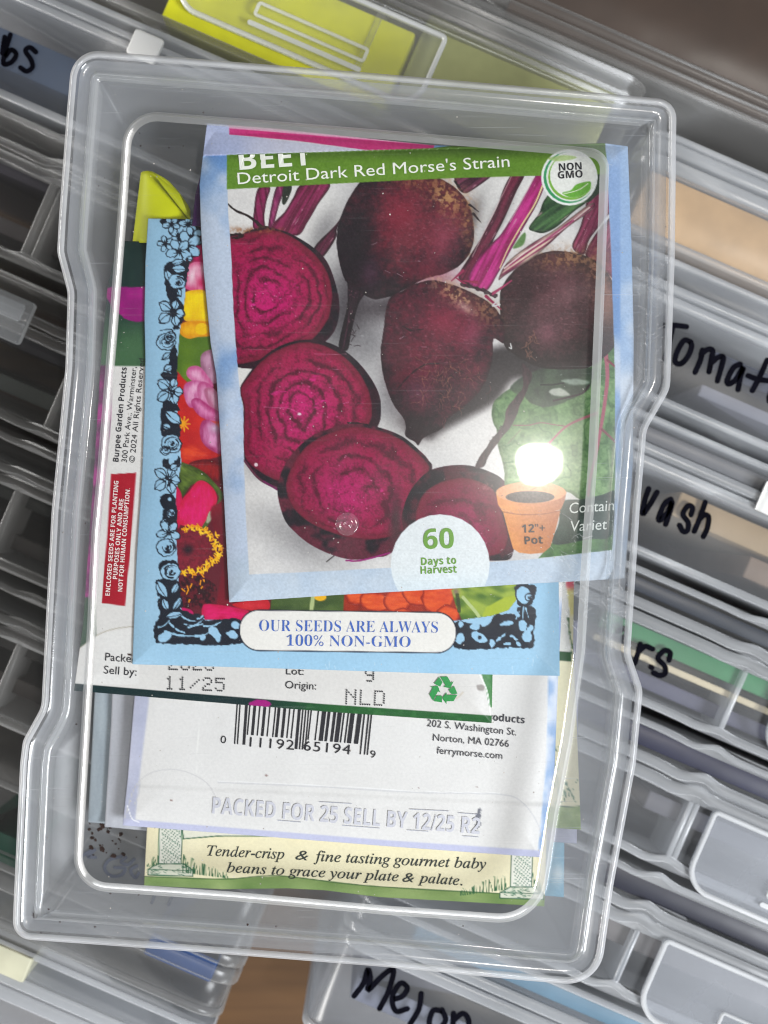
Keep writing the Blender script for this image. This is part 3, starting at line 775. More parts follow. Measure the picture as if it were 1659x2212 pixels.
# moulding gate: a small dished disc near the middle of the panel
def gate():
    V, F = [], []; n = 32; prof = [(25, 2.18), (22, 2.40), (15, 2.20), (9, 2.18), (7, 2.4), (5, 2.5), (3, 2.25)]
    for r, z in prof:
        for k in range(n):
            a = 2 * math.pi * k / n; x, y = P(750 + r * math.cos(a), 1132 + r * math.sin(a), z * MM); V.append((float(x), float(y), z * MM))
    for j in range(len(prof) - 1):
        for k in range(n): F.append((j * n + k, j * n + (k + 1) % n, (j + 1) * n + (k + 1) % n, (j + 1) * n + k))
    F.append(tuple((len(prof) - 1) * n + k for k in range(n)))
    mesh('moulding_mark', V, F, plastic('gate_plastic', .10, .12, .5), lid)
gate()
# crumbs of soil on the case floor and lid, one hair
def crumbs():
    V, F = [], []; r = random.Random(11)
    def bit(px, py, z, s):
        x0, y0 = P(px, py, z * MM); b = len(V); n = 6
        s *= MM / 11.3
        for k in range(n):
            a = 6.283 * k / n; V.append((float(x0) + s * math.cos(a) * r.uniform(.6, 1.3), float(y0) + s * math.sin(a) * r.uniform(.5, 1.2), z * MM))
        V.append((float(x0), float(y0), z * MM + s * .8)); F.extend([(b + k, b + (k + 1) % n, b + n) for k in range(n)]); F.append(tuple(range(b, b + n)))
    for k in range(34): bit(r.gauss(245, 32), r.gauss(1805, 26), -24.4, r.choice((1.5, 2, 3, 4, 6)))
    for k in range(26): bit(r.uniform(180, 420), r.uniform(280, 700), -24.4, r.choice((1.2, 1.6, 2.4, 3)))
    for k in range(34):
        bit(*r.choice(((r.uniform(60, 130), r.uniform(1990, 2020)), (r.uniform(120, 185), r.uniform(700, 1700)), (r.uniform(200, 1200), r.uniform(1990, 2060)), (r.uniform(300, 1300), r.uniform(180, 260)))), -3.0, r.choice((1, 1.4, 2, 2.6)))
    for q in ((75, 1978, 7), (105, 1964, 3), (205, 2003, 4.5), (238, 1930, 3), (535, 1997, 3.5), (300, 1932, 3), (220, 1834, 8), (246, 1850, 7), (266, 1845, 6)): bit(q[0], q[1], -2.8 if q[1] > 1900 else -24.3, q[2])
    o = mesh('soil_crumbs', V, F, solid('soil', (58, 40, 34), .9, .1, .3, 900), None, False)
    tag(o, 'dark soil crumbs scattered on the plastic of the open case', 'soil', kind='stuff')
crumbs()
# hairline scratches and dust on the lid
def scuffs():
    pr = Print(None); pr.z = -.9; col = (222, 224, 228)
    for zone, n, z in ((((1372, 560), (1440, 900)), 110, -1.15), (((1290, 1180), (1345, 1480)), 60, -1.15), (((1205, 1150), (1262, 1420)), 40, 2.2), (((1060, 980), (1250, 1240)), 30, 2.2)):
        pr = Print(None); pr.z = z
        for k in range(n):
            r = random.Random(k + int(zone[0][0])); x = r.uniform(zone[0][0], zone[1][0]); y = r.uniform(zone[0][1], zone[1][1]); a = r.choice((-.6, -.35, .7, .9)) + r.uniform(-.25, .25); L_ = r.choice((6, 9, 14, 22))
            if x > 1360 and y > 840: x -= (y - 840) * .5
            pr.line([(x, y), (x + L_ * math.cos(a), y + L_ * math.sin(a))], r.choice((.8, 1.1, 1.5)), col, False, caps=False)
        pr.build('scratches', lid, .06, mats={col: M_SCR})
    V, F = [], []
    r = random.Random(77)
    for k in range(420):
        while True:
            q = np.array((r.uniform(40, 1440), r.uniform(130, 2100)))
            d = q - C0; a = math.atan2(d[1], d[0])
            ro = np.linalg.norm(by_angle(OUT, C0, np.array([a]))[0] - C0); rp = np.linalg.norm(by_angle(PAN, C0, np.array([a]))[0] - C0); rr = np.linalg.norm(d)
            if rr < rp - 20: z = 2.2; break
            if rp + 30 < rr < ro - 70: z = -2.62; break
            if ro - 40 < rr < ro - 22: z = -1.22; break
        s_ = r.choice((.5, .6, .8, 1.0, 1.5)) * MM / 11.3; x0, y0 = P(q[0], q[1], z * MM); b = len(V)
        for j in range(5): V.append((float(x0) + s_ * math.cos(j * 1.257) * r.uniform(.6, 1.5), float(y0) + s_ * math.sin(j * 1.257) * r.uniform(.6, 1.5), z * MM))
        V.append((float(x0), float(y0), z * MM + s_ * .7)); F.extend([(b + j, b + (j + 1) % 5, b + 5) for j in range(5)]); F.append((b, b + 1, b + 2, b + 3, b + 4))
    o = mesh('dust', V, F, solid('dust_grey', (176, 170, 164), .9, .1, .5, 500), None, False)
    tag(o, 'pale dust specks sprinkled over the lid of the open case', 'dust', kind='stuff')
M_SCR = plastic('scratch_plastic', .22, .4, .1, col=(.9, .9, .92))
scuffs()
# marker writing on the underside, seen through the case floor
pr = Print(None, -24.2 * MM / MM * 1.0)
pr.z = -24.3
SC = (92, 96, 108)
for pts in (((262, 1850), (236, 1858), (226, 1876), (240, 1892), (262, 1890), (270, 1876), (248, 1874)), ((272, 1852), (262, 1862), (276, 1868), (290, 1856)), ((296, 1870), (282, 1880), (292, 1896), (300, 1886)), ((196, 1838), (178, 1850), (170, 1880)), ((334, 1934), (328, 1950)), ((372, 1936), (364, 1954)), ((205, 1836), (190, 1850), (206, 1852))):
    pr.line(pts, 7, SC)
pr.build('marker_writing', body, .05)
# ================================================================== the seed packets in the open case, topmost first
# ---- 1. beetroot packet
def sky(x, y, pale=0.0):
    n = vnoise(x * 1.0, y * .8, 150, 2, 4)
    t = np.clip(sstep(.38, .66, n) + pale, 0, 1)
    return mix((112, 154, 208), (196, 209, 228), t)

b_left = [(447, 266), (438, 338), (431, 398), (434, 492), (440, 586), (455, 742), (467, 810), (474, 913), (485, 1101), (490, 1200), (495, 1301)]
b_right = [(1356, 316), (1364, 523), (1369, 725), (1367, 1000), (1358, 1130), (1349, 1249)]
b_top = [(447, 266), (600, 278), (760, 295), (930, 313), (1000, 316), (1150, 314), (1303, 309), (1356, 316)]
b_bot = [(495, 1301), (732, 1285), (985, 1271), (1125, 1262), (1275, 1254), (1349, 1249)]
def beet_extra(x, y):
    # the folded top: a crease runs along the upper edge of the green band
    yl = 336 - (x - 437) * (14 / 493.0)
    d = y - yl
    return np.where(d < 0, np.maximum(d * 0.020, -1.0), -0.55 * np.exp(-d / 16.0)) + 0.5 * np.exp(-(((x - 487) / 20) ** 2 + ((y - 878) / 55) ** 2))
beet = Sheet((b_top, b_right, b_bot, b_left), -5.0, 1.8, 1.7, 1.7, rim=30, seed=3, wr=0.24, extra=beet_extra)
A = beet.art; X, Y = A.X, A.Y
A.C[:] = sky(X, Y, np.clip((Y - 900) / 500, 0, .75) + 0.45 * (np.clip((X - 1250) / 120, 0, 1)) * np.clip(1 - np.abs(Y - 330) / 300, 0, 1))
A.fill([(500, 1210), (1400, 1180), (1400, 1310), (480, 1310)], lambda x, y, d: mix((182, 200, 218), (202, 212, 220), vnoise(x, y, 60, 4)), 25, False, .8)
A.fill([(1340, 300), (1380, 300), (1380, 1260), (1340, 1260)], lambda x, y, d: mix((150, 182, 220), (210, 220, 232), sstep(.35, .62, vnoise(x, y, 120, 8, 3))), 3, False, .85)
# folded strip above the crease: pale lavender, white, one pink bar
A.fill([(430, 250), (940, 300), (930, 323), (437, 337)], lambda x, y, d: mix((172, 184, 222), (220, 219, 232), sstep(470, 600, x) * .6 + .4 * vnoise(x, y, 60, 1)), 1, False)
A.fill([(495, 258), (495, 290.5), (787, 324.5), (930, 323), (940, 300)], (226, 224, 232), 1, False)
A.fill([(495, 262), (940, 310), (936, 322), (790, 324), (640, 304), (495, 290.5)], lambda x, y, d: mix((214, 42, 120), (200, 60, 128), vnoise(x, y, 50, 3)), 1, False)
A.fill([(495, 258), (940, 302), (940, 314), (495, 277)], (222, 166, 190), 1, False)
# photo area
photo = [(491, 400), (493, 460), (499, 540), (505, 680), (511, 760), (514, 800), (519, 850), (525, 880), (526, 905), (527, 1000), (531, 1110), (538, 1241), (700, 1234), (850, 1226), (1060, 1214),
         (1160, 1207), (1322, 1188), (1327, 1120), (1329, 1000), (1328, 800), (1324, 660), (1318, 500), (1312, 375), (1000, 380)]
idx, d = A.fill(photo, lambda x, y, d: mix((226, 223, 219), (205, 203, 203), sstep(.3, .8, vnoise(x, y, 140, 6))), .8, False)
clip = np.zeros(X.shape); clip[idx] = sstep(-.8, .8, d); A.clip = clip
shade = lambda cx, cy, rx, ry, o, ang=0: A.glow(cx, cy, rx, ry, (72, 70, 74), o, ang)
shade(745, 700, 55, 95, .75, .35); shade(720, 640, 35, 70, .55); shade(800, 740, 40, 60, .45); shade(700, 500, 26, 60, .5, .5)
shade(650, 1165, 110, 42, .4, .55); shade(850, 850, 40, 70, .55); shade(1010, 480, 22, 60, .8, .5); shade(1075, 470, 16, 60, .6, .5); shade(560, 1000, 30, 40, .35, .8)
grain = vnoise(X, Y, 3.2, 4, 2) - .5
# stalks top left
def stalk(pts, c0, c1, ang, seed, sc=5.0, op=1.0):
    c, q = math.cos(ang), math.sin(ang)
    def f(x, y, d):
        u, v = x * c + y * q, -x * q + y * c
        n = vnoise(u * .06, v, sc, seed, 2)
        col = mix(c0, c1, sstep(.3, .75, n))
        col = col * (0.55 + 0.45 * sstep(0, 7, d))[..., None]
        hl = sstep(.78, .9, vnoise(u * .12, v, sc * .7, seed + 1, 2))
        return mix(col, (214, 168, 176), hl * .55)
    A.fill(pts, f, 1, True, op)
stalk(Z1((455, 530), (540, 520), (515, 620), (500, 720), (500, 800), (425, 805), (427, 690)), (92, 14, 52), (140, 30, 84), 1.4, 1)
stalk(Z1((585, 515), (640, 515), (600, 650), (560, 790), (527, 795), (550, 640)), (120, 26, 80), (160, 60, 110), 1.3, 2)
A.fill(Z1((635, 515), (690, 515), (670, 590), (640, 640), (622, 620)), (40, 46, 36), 1)
stalk(Z1((760, 500), (955, 495), (870, 640), (800, 760), (725, 855), (550, 800), (640, 690), (700, 590)), (96, 18, 52), (142, 34, 84), 2.1, 3)
stalk(Z1((1165, 480), (1290, 470), (1110, 560), (1010, 780), (990, 880), (895, 1010), (845, 935), (1000, 770), (1090, 620)), (48, 12, 30), (92, 26, 54), 2.15, 4)
A.stroke(Z1((240, 630), (300, 680), (380, 715), (440, 755), (480, 795), (520, 800)), 3.4, (38, 26, 26), w1=8, wob=1)

def ground(pts, bc, seed, dark=(34, 8, 20), mid=(112, 22, 46), lit=None, lp=None, rough=1.0):
    """skin of a whole beetroot"""
    p = np.asarray(pts, float); mx = 0.5 * (p.max(0) - p.min(0))
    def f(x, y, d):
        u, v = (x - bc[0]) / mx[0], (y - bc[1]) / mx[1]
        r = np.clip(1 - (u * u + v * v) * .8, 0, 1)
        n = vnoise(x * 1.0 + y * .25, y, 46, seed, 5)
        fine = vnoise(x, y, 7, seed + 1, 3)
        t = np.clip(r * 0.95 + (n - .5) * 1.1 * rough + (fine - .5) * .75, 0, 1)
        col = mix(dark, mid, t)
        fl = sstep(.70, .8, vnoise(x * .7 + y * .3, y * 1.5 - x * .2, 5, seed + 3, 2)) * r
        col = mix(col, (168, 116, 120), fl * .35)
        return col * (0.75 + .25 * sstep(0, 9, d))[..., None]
    return A.fill(pts, f, 1.0, True, 1, .8)
def crown(cx, cy, rx, ry, op, seed, col=(178, 132, 84), ang=0):
    x, y = X, Y; idx = A.box([(cx - 2 * rx, cy - 2 * ry), (cx + 2 * rx, cy + 2 * ry)], 0)
    xx, yy = X[idx] - cx, Y[idx] - cy; c, q = math.cos(ang), math.sin(ang)
    g = np.exp(-(((xx * c + yy * q) / rx) ** 2 + ((-xx * q + yy * c) / ry) ** 2) * 1.2)
    n = sstep(.40, .66, vnoise(X[idx], Y[idx], 6, seed, 3))
    A.put(idx, g * (.30 + .7 * n) * op, mix((98, 58, 36), col, n))
# background stalks right
stalk(Z2((380, 440), (480, 420), (650, 420), (500, 540), (440, 560), (395, 520)), (52, 18, 36), (112, 52, 78), 2.5, 6)
stalk(Z2((1340, 470), (1480, 440), (1480, 640), (1400, 760), (1310, 880), (1270, 985), (1190, 930), (1250, 780)), (112, 34, 66), (164, 66, 102), 2.0, 7)
stalk(Z2((1480, 720), (1480, 1120), (1430, 1110), (1280, 980)), (104, 30, 62), (152, 62, 94), 2.0, 8)
A.fill(Z2((1330, 380), (1450, 380), (1450, 520), (1380, 560), (1290, 620)), (44, 60, 44), 2)
# top beetroot
eo = Z1((1165, 488), (1260, 450)) + Z2((40, 440), (240, 450), (350, 500), (430, 570), (480, 650), (505, 750), (510, 870), (480, 980), (400, 1070), (300, 1120), (180, 1150), (60, 1210), (-40, 1265)) + Z1((1330, 1285), (1250, 1292), (1150, 1240), (1060, 1160), (1020, 1040), (1000, 920), (1008, 790), (1050, 670), (1100, 570))
stalk(Z1((1085, 1120), (1075, 1330), (1040, 1480), (1015, 1625), (1075, 1645), (1100, 1530), (1150, 1330), (1215, 1220), (1200, 1100)), (26, 12, 22), (74, 34, 52), 1.75, 9)
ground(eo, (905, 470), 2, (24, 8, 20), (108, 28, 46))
A.glow(775, 555, 32, 110, (24, 14, 22), .85, .1); A.glow(870, 660, 110, 32, (26, 16, 22), .8, -.1); A.glow(868, 460, 44, 40, (146, 34, 58), .55); A.glow(955, 520, 30, 56, (150, 62, 84), .55, .3)
A.glow(930, 590, 60, 30, (140, 24, 54), .5, .2); A.glow(800, 590, 20, 30, (96, 52, 78), .5)
crown(965, 425, 62, 34, .95, 3, ang=.75); crown(1010, 470, 18, 50, .8, 5, (164, 116, 74)); crown(1015, 540, 12, 50, .5, 5, (120, 84, 56)); crown(905, 395, 60, 16, .6, 1, (150, 96, 62))
for k in range(26):   # rootlets
    r = random.Random(k); a = Z1((r.uniform(1040, 1150), r.uniform(1100, 1640)))[0]
    A.stroke([a, (a[0] + r.uniform(-9, 9), a[1] + r.uniform(1, 10))], 1.6, (30, 16, 22), op=.8)
for k in range(40):   # root fluff catching light
    r = random.Random(90 + k); a = Z1((r.uniform(1080, 1180), r.uniform(1200, 1600)))[0]
    if abs(a[0] - (760 - (a[1] - 600) * .14)) < 14: A.stroke([a, (a[0] + r.uniform(-5, 5), a[1] + r.uniform(-4, 6))], 1.2, (128, 84, 96), op=.6)
for a, b in ((Z2((505, 700))[0], Z2((565, 770))[0]), (Z2((480, 640))[0], Z2((545, 690))[0]), (Z2((380, 480))[0], Z2((440, 560))[0])): A.stroke([a, b], 5, (34, 22, 26), w1=1, wob=1)
# cut halves
def half(outline, face, ctr, seed, bright=1.0, freq=6.0, skin=(46, 14, 30)):
    A.fill(outline, lambda x, y, d: mix(skin, (22, 14, 26), sstep(.4, .7, vnoise(x, y, 30, seed))) * (.8 + .3 * vnoise(x, y, 4, seed, 2))[..., None], 1, True)
    p = catmull(face, 5)
    def f(x, y, d):
        rc = np.hypot(x - ctr[0], y - ctr[1]) + 1e-6
        w = (vnoise(x, y, 70, seed, 3) - .5); w2 = vnoise(x, y, 24, seed + 1, 3) - .5
        r = np.clip(rc / (rc + np.maximum(d, 0)), 0, 1)
        ph = r * freq * 6.283 + w * 13 + w2 * 2.6
        patch = sstep(.34, .62, vnoise(x, y, 60, seed + 4, 2)); soft_ = vnoise(x, y, 34, seed + 8, 2)
        ring = 1 - (.5 + .5 * np.sin(ph)) ** 3.0 * (.12 + .80 * patch) * (.75 + .25 * soft_) * sstep(.06, .22, r) * sstep(1.0, .9, r)
        gr = vnoise(x, y, 3.0, seed + 2, 2) - .5; bl = vnoise(x, y, 13, seed + 6, 3) - .5
        t = np.clip(ring + gr * .95 + bl * .9 - .14, 0, 1)
        hi = mix((166, 18, 74), (204, 16, 110), sstep(.85, .1, r)) * bright
        col = mix((88, 6, 40), hi, t)
        pk = sstep(.74, .84, vnoise(x * .7 + y * .4, y, 15, seed + 3, 3)) * sstep(.75, .3, r)
        col = mix(col, (236, 44, 150), pk * .8)
        edge = sstep(24, 3, d)
        col = mix(col, (116, 18, 46), edge * .75)
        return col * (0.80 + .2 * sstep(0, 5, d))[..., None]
    A.fill(face, f, 1.0, True, 1, .6)
    for k in range(22):
        r = random.Random(seed * 50 + k); th = r.uniform(0, 6.3); q = np.array(ctr) + np.array([math.cos(th), math.sin(th)]) * r.uniform(10, 90)
        if min(q[0] - p[:, 0].min(), p[:, 0].max() - q[0], q[1] - p[:, 1].min(), p[:, 1].max() - q[1]) > 20: A.ell(q[0], q[1], 1.3, 1.0, (236, 170, 190), soft=.8, op=.7)
half(Z1((180, 850), (258, 840), (330, 850), (400, 815), (520, 800), (610, 815), (700, 850), (830, 930), (930, 1030), (990, 1180), (1018, 1330), (1005, 1460), (950, 1560), (800, 1680), (600, 1760), (300, 1760), (180, 1600)),
     Z1((180, 870), (258, 862), (400, 832), (520, 812), (620, 830), (720, 880), (840, 975), (920, 1080), (962, 1200), (965, 1330), (930, 1450), (820, 1580), (640, 1660), (300, 1745), (180, 1650)), (575, 650), 1, .97, 5.6)
crown(545, 497, 70, 8, .9, 2, (150, 96, 58)); A.stroke(Z1((258, 852), (330, 845), (350, 860), (280, 870)), 6, (40, 24, 24), wob=2)
half(Z3((165, 375), (205, 290), (300, 170), (420, 80), (560, 32), (700, 28), (830, 68), (950, 150), (1050, 262), (1120, 385), (1140, 500), (1110, 640), (900, 900), (600, 1080), (420, 1045), (280, 970), (195, 850), (183, 700), (190, 500)),
     Z3((168, 380), (210, 300), (310, 180), (430, 95), (560, 48), (690, 50), (810, 95), (910, 165), (1000, 270), (1055, 380), (1078, 500), (1050, 620), (850, 880), (600, 1020), (430, 1000), (300, 935), (205, 845), (190, 700), (196, 500)), (650, 880), 5, .97, 5.6)
A.stroke(Z3((195, 860), (280, 970), (350, 1020), (420, 1050)), 5, (92, 40, 62)); A.stroke(Z3((330, 1005), (420, 1060)), 4, (110, 8, 84))
A.ell(*Z3((277, 890))[0], 4, 4, (222, 200, 205))
half(Z3((425, 1090), (440, 980), (500, 850), (620, 722), (780, 642), (950, 603), (1120, 630), (1280, 690), (1400, 785), (1470, 860), (1492, 940), (1420, 1300), (1210, 1500), (1100, 1530), (950, 1547), (800, 1512), (650, 1440), (540, 1350), (470, 1260)),
     Z3((485, 1060), (500, 960), (560, 840), (660, 735), (800, 665), (950, 625), (1110, 648), (1270, 710), (1385, 800), (1460, 880), (1470, 950), (1400, 1250), (1240, 1370), (1100, 1405), (930, 1395), (760, 1345), (620, 1270), (530, 1180)), (745, 1075), 9, .90, 5.0, (96, 26, 48))
A.stroke(Z3((900, 1552), (1000, 1552), (1200, 1500)), 3.5, (150, 10, 110)); A.stroke(Z3((815, 1520), (765, 1560)), 2.4, (36, 22, 26)); A.stroke(Z3((910, 600), (1000, 605), (1050, 612)), 2.4, (30, 16, 22), wob=1.5)
half(Z4((-235, 1480), (-225, 1360), (-180, 1240), (-100, 1130), (0, 1055), (150, 1022), (300, 1024), (450, 1070), (560, 1135), (620, 1250), (650, 1600), (640, 1710), (600, 1768), (440, 1776), (100, 1790), (-150, 1700)),
     Z4((-130, 1480), (-110, 1330), (-40, 1220), (80, 1150), (250, 1120), (400, 1160), (500, 1240), (560, 1420), (600, 1580), (560, 1700), (430, 1740), (100, 1750), (-80, 1650)), (1005, 1165), 12, .78, 3.0, (78, 20, 38))
A.glow(855, 1120, 14, 55, (48, 36, 36), .8); crown(*Z4((440, 1190))[0], 26, 16, .5, 4, (170, 120, 110))
# big soft print shadow, right-hand beetroot, leaf
A.fill(Z4((440, 120), (760, 100), (930, 260), (800, 330), (640, 350), (520, 500), (420, 570), (250, 660), (60, 760), (-30, 800), (-120, 700), (-20, 560), (200, 480)), (36, 30, 33), 14, True, .95)
def leaf(x, y, d):
    n = vnoise(x, y, 44, 3, 5); f = vnoise(x, y, 5, 6, 2); n = n - .35 * np.exp(-((vnoise(x, y, 36, 9, 3) - .5) / .035) ** 2)
    c = mix((62, 104, 54), (150, 184, 124), np.clip(n * 1.1 - .1 + (f - .5) * .5, 0, 1))
    return c * (.78 + .22 * sstep(0, 10, d))[..., None]
A.fill(Z4((540, 470), (490, 520), (470, 600), (485, 690), (510, 740), (520, 850), (545, 960), (570, 1060), (590, 1200), (800, 1260), (1060, 1230), (1200, 1300), (1460, 1240), (1460, 60), (1380, 120), (1260, 240), (1050, 300), (860, 350), (720, 420), (630, 410)), leaf, 1.2, True, 1, 1)
A.fill(Z4((700, 330), (860, 260), (1060, 240), (1260, 260), (1250, 400), (1160, 470), (1000, 540), (880, 560), (770, 520), (720, 470), (640, 440), (620, 400)), lambda x, y, d: mix((34, 44, 38), (70, 92, 66), vnoise(x, y, 24, 2, 3)), 2.5, True, .95, 2)
A.fill(Z4((920, 440), (1000, 410), (1070, 440), (1080, 470), (980, 470)), (206, 206, 196), 2.5, True, .75, 2); A.fill(Z4((1020, 350), (1130, 335), (1240, 360), (1200, 385), (1080, 380)), (176, 190, 176), 3, True, .7, 2)
A.stroke(Z4((860, 385), (950, 385), (1040, 370)), 3, (24, 26, 24)); A.stroke(Z4((960, 510), (1090, 480), (1190, 450), (1240, 390)), 4, (40, 22, 28))
A.stroke(Z4((640, 705), (760, 705), (860, 685), (960, 700), (1050, 712)), 2.2, (120, 52, 66)); A.stroke(Z4((880, 900), (960, 810), (1060, 715), (1180, 655), (1300, 610)), 3.5, (150, 78, 90), w1=6)
A.stroke(Z4((1375, 150), (1385, 330), (1360, 560), (1325, 770), (1285, 980), (1250, 1120), (1235, 1260)), 9, (168, 84, 102), w1=5); A.stroke(Z4((1385, 190), (1445, 240)), 5, (130, 40, 60)); A.stroke(Z4((1345, 740), (1400, 790), (1450, 840)), 6, (128, 66, 74), w1=4)
A.stroke(Z4((1395, 900), (1410, 1100)), 2, (176, 196, 150), op=.6); A.stroke(Z4((600, 850), (700, 740)), 2, (96, 96, 66), op=.8)
# long root, right
A.fill(Z4((710, 220), (770, 270), (790, 320), (730, 480), (690, 560), (640, 690), (530, 830), (440, 960), (405, 1035), (340, 1030), (440, 860), (560, 700), (590, 580), (660, 480), (720, 400)), lambda x, y, d: mix((28, 20, 24), (84, 52, 60), vnoise(x * 2, y * .5, 9, 4, 3)), 1, True, 1, 1.5)
for k in range(20):
    r = random.Random(300 + k); t = r.random(); a = Z4((700 - 330 * t, 520 + 480 * t))[0]; A.stroke([a, (a[0] - r.uniform(3, 11), a[1] + r.uniform(-2, 7))], 1.6, (34, 24, 28), op=.8)
go = Z2((690, 1290), (720, 1180), (800, 1085), (900, 1010), (1020, 965), (1150, 965), (1300, 1000), (1400, 1070), (1470, 1180), (1500, 1350), (1500, 1570)) + Z4((1420, 110), (1330, 190), (1230, 250), (1080, 262), (900, 258), (770, 215), (640, 140), (560, 40))
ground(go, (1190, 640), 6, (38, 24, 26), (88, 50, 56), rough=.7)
crown(*Z2((1180, 1010))[0], 100, 26, .9, 6, (148, 106, 74)); crown(*Z2((1370, 1120))[0], 26, 60, .8, 7, (176, 126, 98)); A.glow(*Z2((1180, 1260))[0], 60, 26, (140, 100, 104), .45, -.3)
A.glow(*Z2((1020, 1530))[0], 24, 24, (142, 84, 98), .6); A.glow(*Z2((860, 1250))[0], 26, 70, (40, 26, 28), .6, .2); A.glow(*Z2((1440, 1330))[0], 22, 60, (186, 134, 112), .6)
for k in range(14):
    r = random.Random(600 + k); a = Z2((r.uniform(860, 940), r.uniform(1500, 1660)))[0]; A.stroke([a, (a[0] + r.uniform(-8, 8), a[1] + r.uniform(4, 12)), (a[0] + r.uniform(-12, 10), a[1] + r.uniform(10, 22))], 1.4, (134, 92, 74), op=.7)
# front whole beetroot with stalks
stalk(Z2((405, 1150), (480, 1000), (560, 870), (660, 680), (720, 520), (780, 425), (865, 420), (800, 560), (720, 740), (640, 900), (580, 1040), (560, 1210)), (70, 16, 38), (112, 32, 60), 2.05, 11)
A.stroke(Z2((780, 425), (700, 590), (600, 790), (500, 1000)), 2, (226, 190, 190), op=.6)
stalk(Z2((890, 800), (960, 700), (990, 620), (1040, 560), (1100, 560), (1200, 620), (1300, 600), (1290, 625), (1200, 690), (1090, 790), (1000, 835), (940, 830)), (30, 62, 34), (78, 122, 66), 2.5, 2, 7)
stalk(Z2((470, 1170), (540, 1010), (640, 900), (700, 840), (800, 680), (880, 540), (950, 425), (1020, 430), (960, 610), (860, 790), (780, 930), (720, 1040), (680, 1110), (590, 1240)), (140, 18, 84), (196, 44, 134), 2.05, 12)
A.stroke(Z2((985, 510), (930, 640), (830, 800), (745, 950), (690, 1080)), 3.4, (232, 218, 156), w1=2); A.stroke(Z2((930, 450), (850, 600), (760, 760)), 2, (236, 190, 200), op=.7)
A.fill(Z2((780, 940), (850, 840), (870, 850), (850, 920)), (92, 130, 72), 2)
stalk(Z2((680, 1160), (740, 1040), (900, 915), (1080, 805), (1310, 635), (1335, 670), (1150, 805), (950, 985), (740, 1120)), (136, 48, 84), (226, 200, 178), 2.55, 14, 4)
A.stroke(Z2((720, 1080), (900, 945), (1100, 825), (1310, 660)), 3, (240, 226, 214), op=.85); A.stroke(Z2((760, 1060), (1000, 890), (1200, 750)), 3, (150, 34, 90), op=.8)
fo = Z2((-80, 1300), (20, 1235), (100, 1190), (220, 1163), (350, 1190), (500, 1250), (620, 1320), (690, 1400), (720, 1480), (718, 1600)) + Z4((488, 20), (480, 150), (450, 290), (380, 430), (250, 560), (130, 650)) + Z3((1560, 640), (1440, 700), (1400, 755), (1370, 730), (1310, 690), (1312, 620), (1290, 560), (1230, 480), (1180, 360), (1150, 240), (1138, 110)) + [(828, 715)]
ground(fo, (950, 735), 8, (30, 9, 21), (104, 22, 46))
A.glow(960, 690, 36, 30, (142, 24, 60), .6); A.glow(1020, 720, 22, 34, (150, 54, 84), .7, .4); A.glow(905, 845, 30, 26, (92, 44, 66), .7); A.glow(985, 830, 50, 40, (56, 26, 36), .5); A.glow(900, 920, 40, 26, (34, 22, 26), .85, .5); A.glow(860, 780, 24, 60, (84, 20, 36), .5)
crown(*Z2((400, 1270))[0], 72, 22, .95, 9, (186, 142, 106), ang=.55); crown(*Z2((600, 1370))[0], 30, 46, .7, 2, (150, 108, 76), ang=-.6); A.glow(*Z2((450, 1350))[0], 20, 10, (226, 190, 180), .5, .6)
A.stroke(Z3((1260, 360), (1340, 270), (1440, 200), (1540, 190)), 3, (30, 14, 22), wob=1.5, op=.8); A.stroke(Z2((20, 1480), (80, 1510), (160, 1500)), 3, (26, 12, 18), wob=2, op=.8)
for k in range(120):   # hairy rootlets
    r = random.Random(800 + k); cx, cy = (985, 800) if k % 2 else (945, 850)
    a = (r.gauss(cx, 34), r.gauss(cy, 24)); pts = [a]
    th = r.uniform(0.2, 2.6)
    for _ in range(3):
        th += r.uniform(-.8, .8); a = (a[0] + 8 * math.cos(th), a[1] + 8 * math.sin(th)); pts.append(a)
    A.stroke(pts, 1.5, ((150, 100, 76), (28, 18, 20), (110, 54, 54))[k % 3], w1=.8, op=.6)
for a, b in (((1000, 585), (975, 607)), ((1010, 618), (985, 600)), ((1030, 610), (1000, 606)), ((1065, 634), (1103, 608)), ((1050, 640), (1082, 668))):
    A.stroke([a, b], 7, (146, 34, 74), w1=2)
A.stroke(Z2((430, 1190), (560, 1230), (660, 1270)), 8, (34, 14, 22), wob=3, op=.8)
A.stroke(Z2((640, 1260), (770, 1165)), 4, (168, 60, 100), w1=3)
# flower pot, banner strip, leaf below
A.fill(Z4((840, 1755), (1428, 1692), (1440, 1540), (960, 1620)), lambda x, y, d: mix((44, 84, 44), (96, 140, 76), vnoise(x, y, 16, 4, 3)), 1, False)
A.fill(Z4((1030, 1310), (1180, 1290), (1340, 1255), (1460, 1228), (1460, 1440), (1400, 1590), (1240, 1605), (960, 1645), (1000, 1480)), lambda x, y, d: mix((26, 46, 38), (56, 80, 66), vnoise(x, y, 40, 5, 2)), 1.2, True)
def terra(x, y, d):
    t = np.clip((x - 1075) / 150, 0, 1); n = vnoise(x * .3, y, 8, 3, 2)
    return mix(mix((232, 156, 84), (222, 140, 78), n), (158, 92, 66), np.clip(t * 1.2 - .25, 0, 1) * .8)
A.fill(Z4((556, 1370), (600, 1540), (640, 1680), (690, 1712), (780, 1722), (880, 1712), (935, 1665), (985, 1500), (1015, 1380)), terra, 1, False)
A.fill(Z4((506, 1240), (520, 1330), (555, 1385), (700, 1405), (880, 1400), (1020, 1370), (1048, 1300), (1062, 1230)), terra, 1, False)
A.ell(*Z4((782, 1236))[0], 76, 23, (226, 158, 110)); A.ell(*Z4((775, 1272))[0], 53, 13, lambda x, y, d: mix((44, 36, 34), (96, 84, 76), vnoise(x, y, 4, 6, 2)))
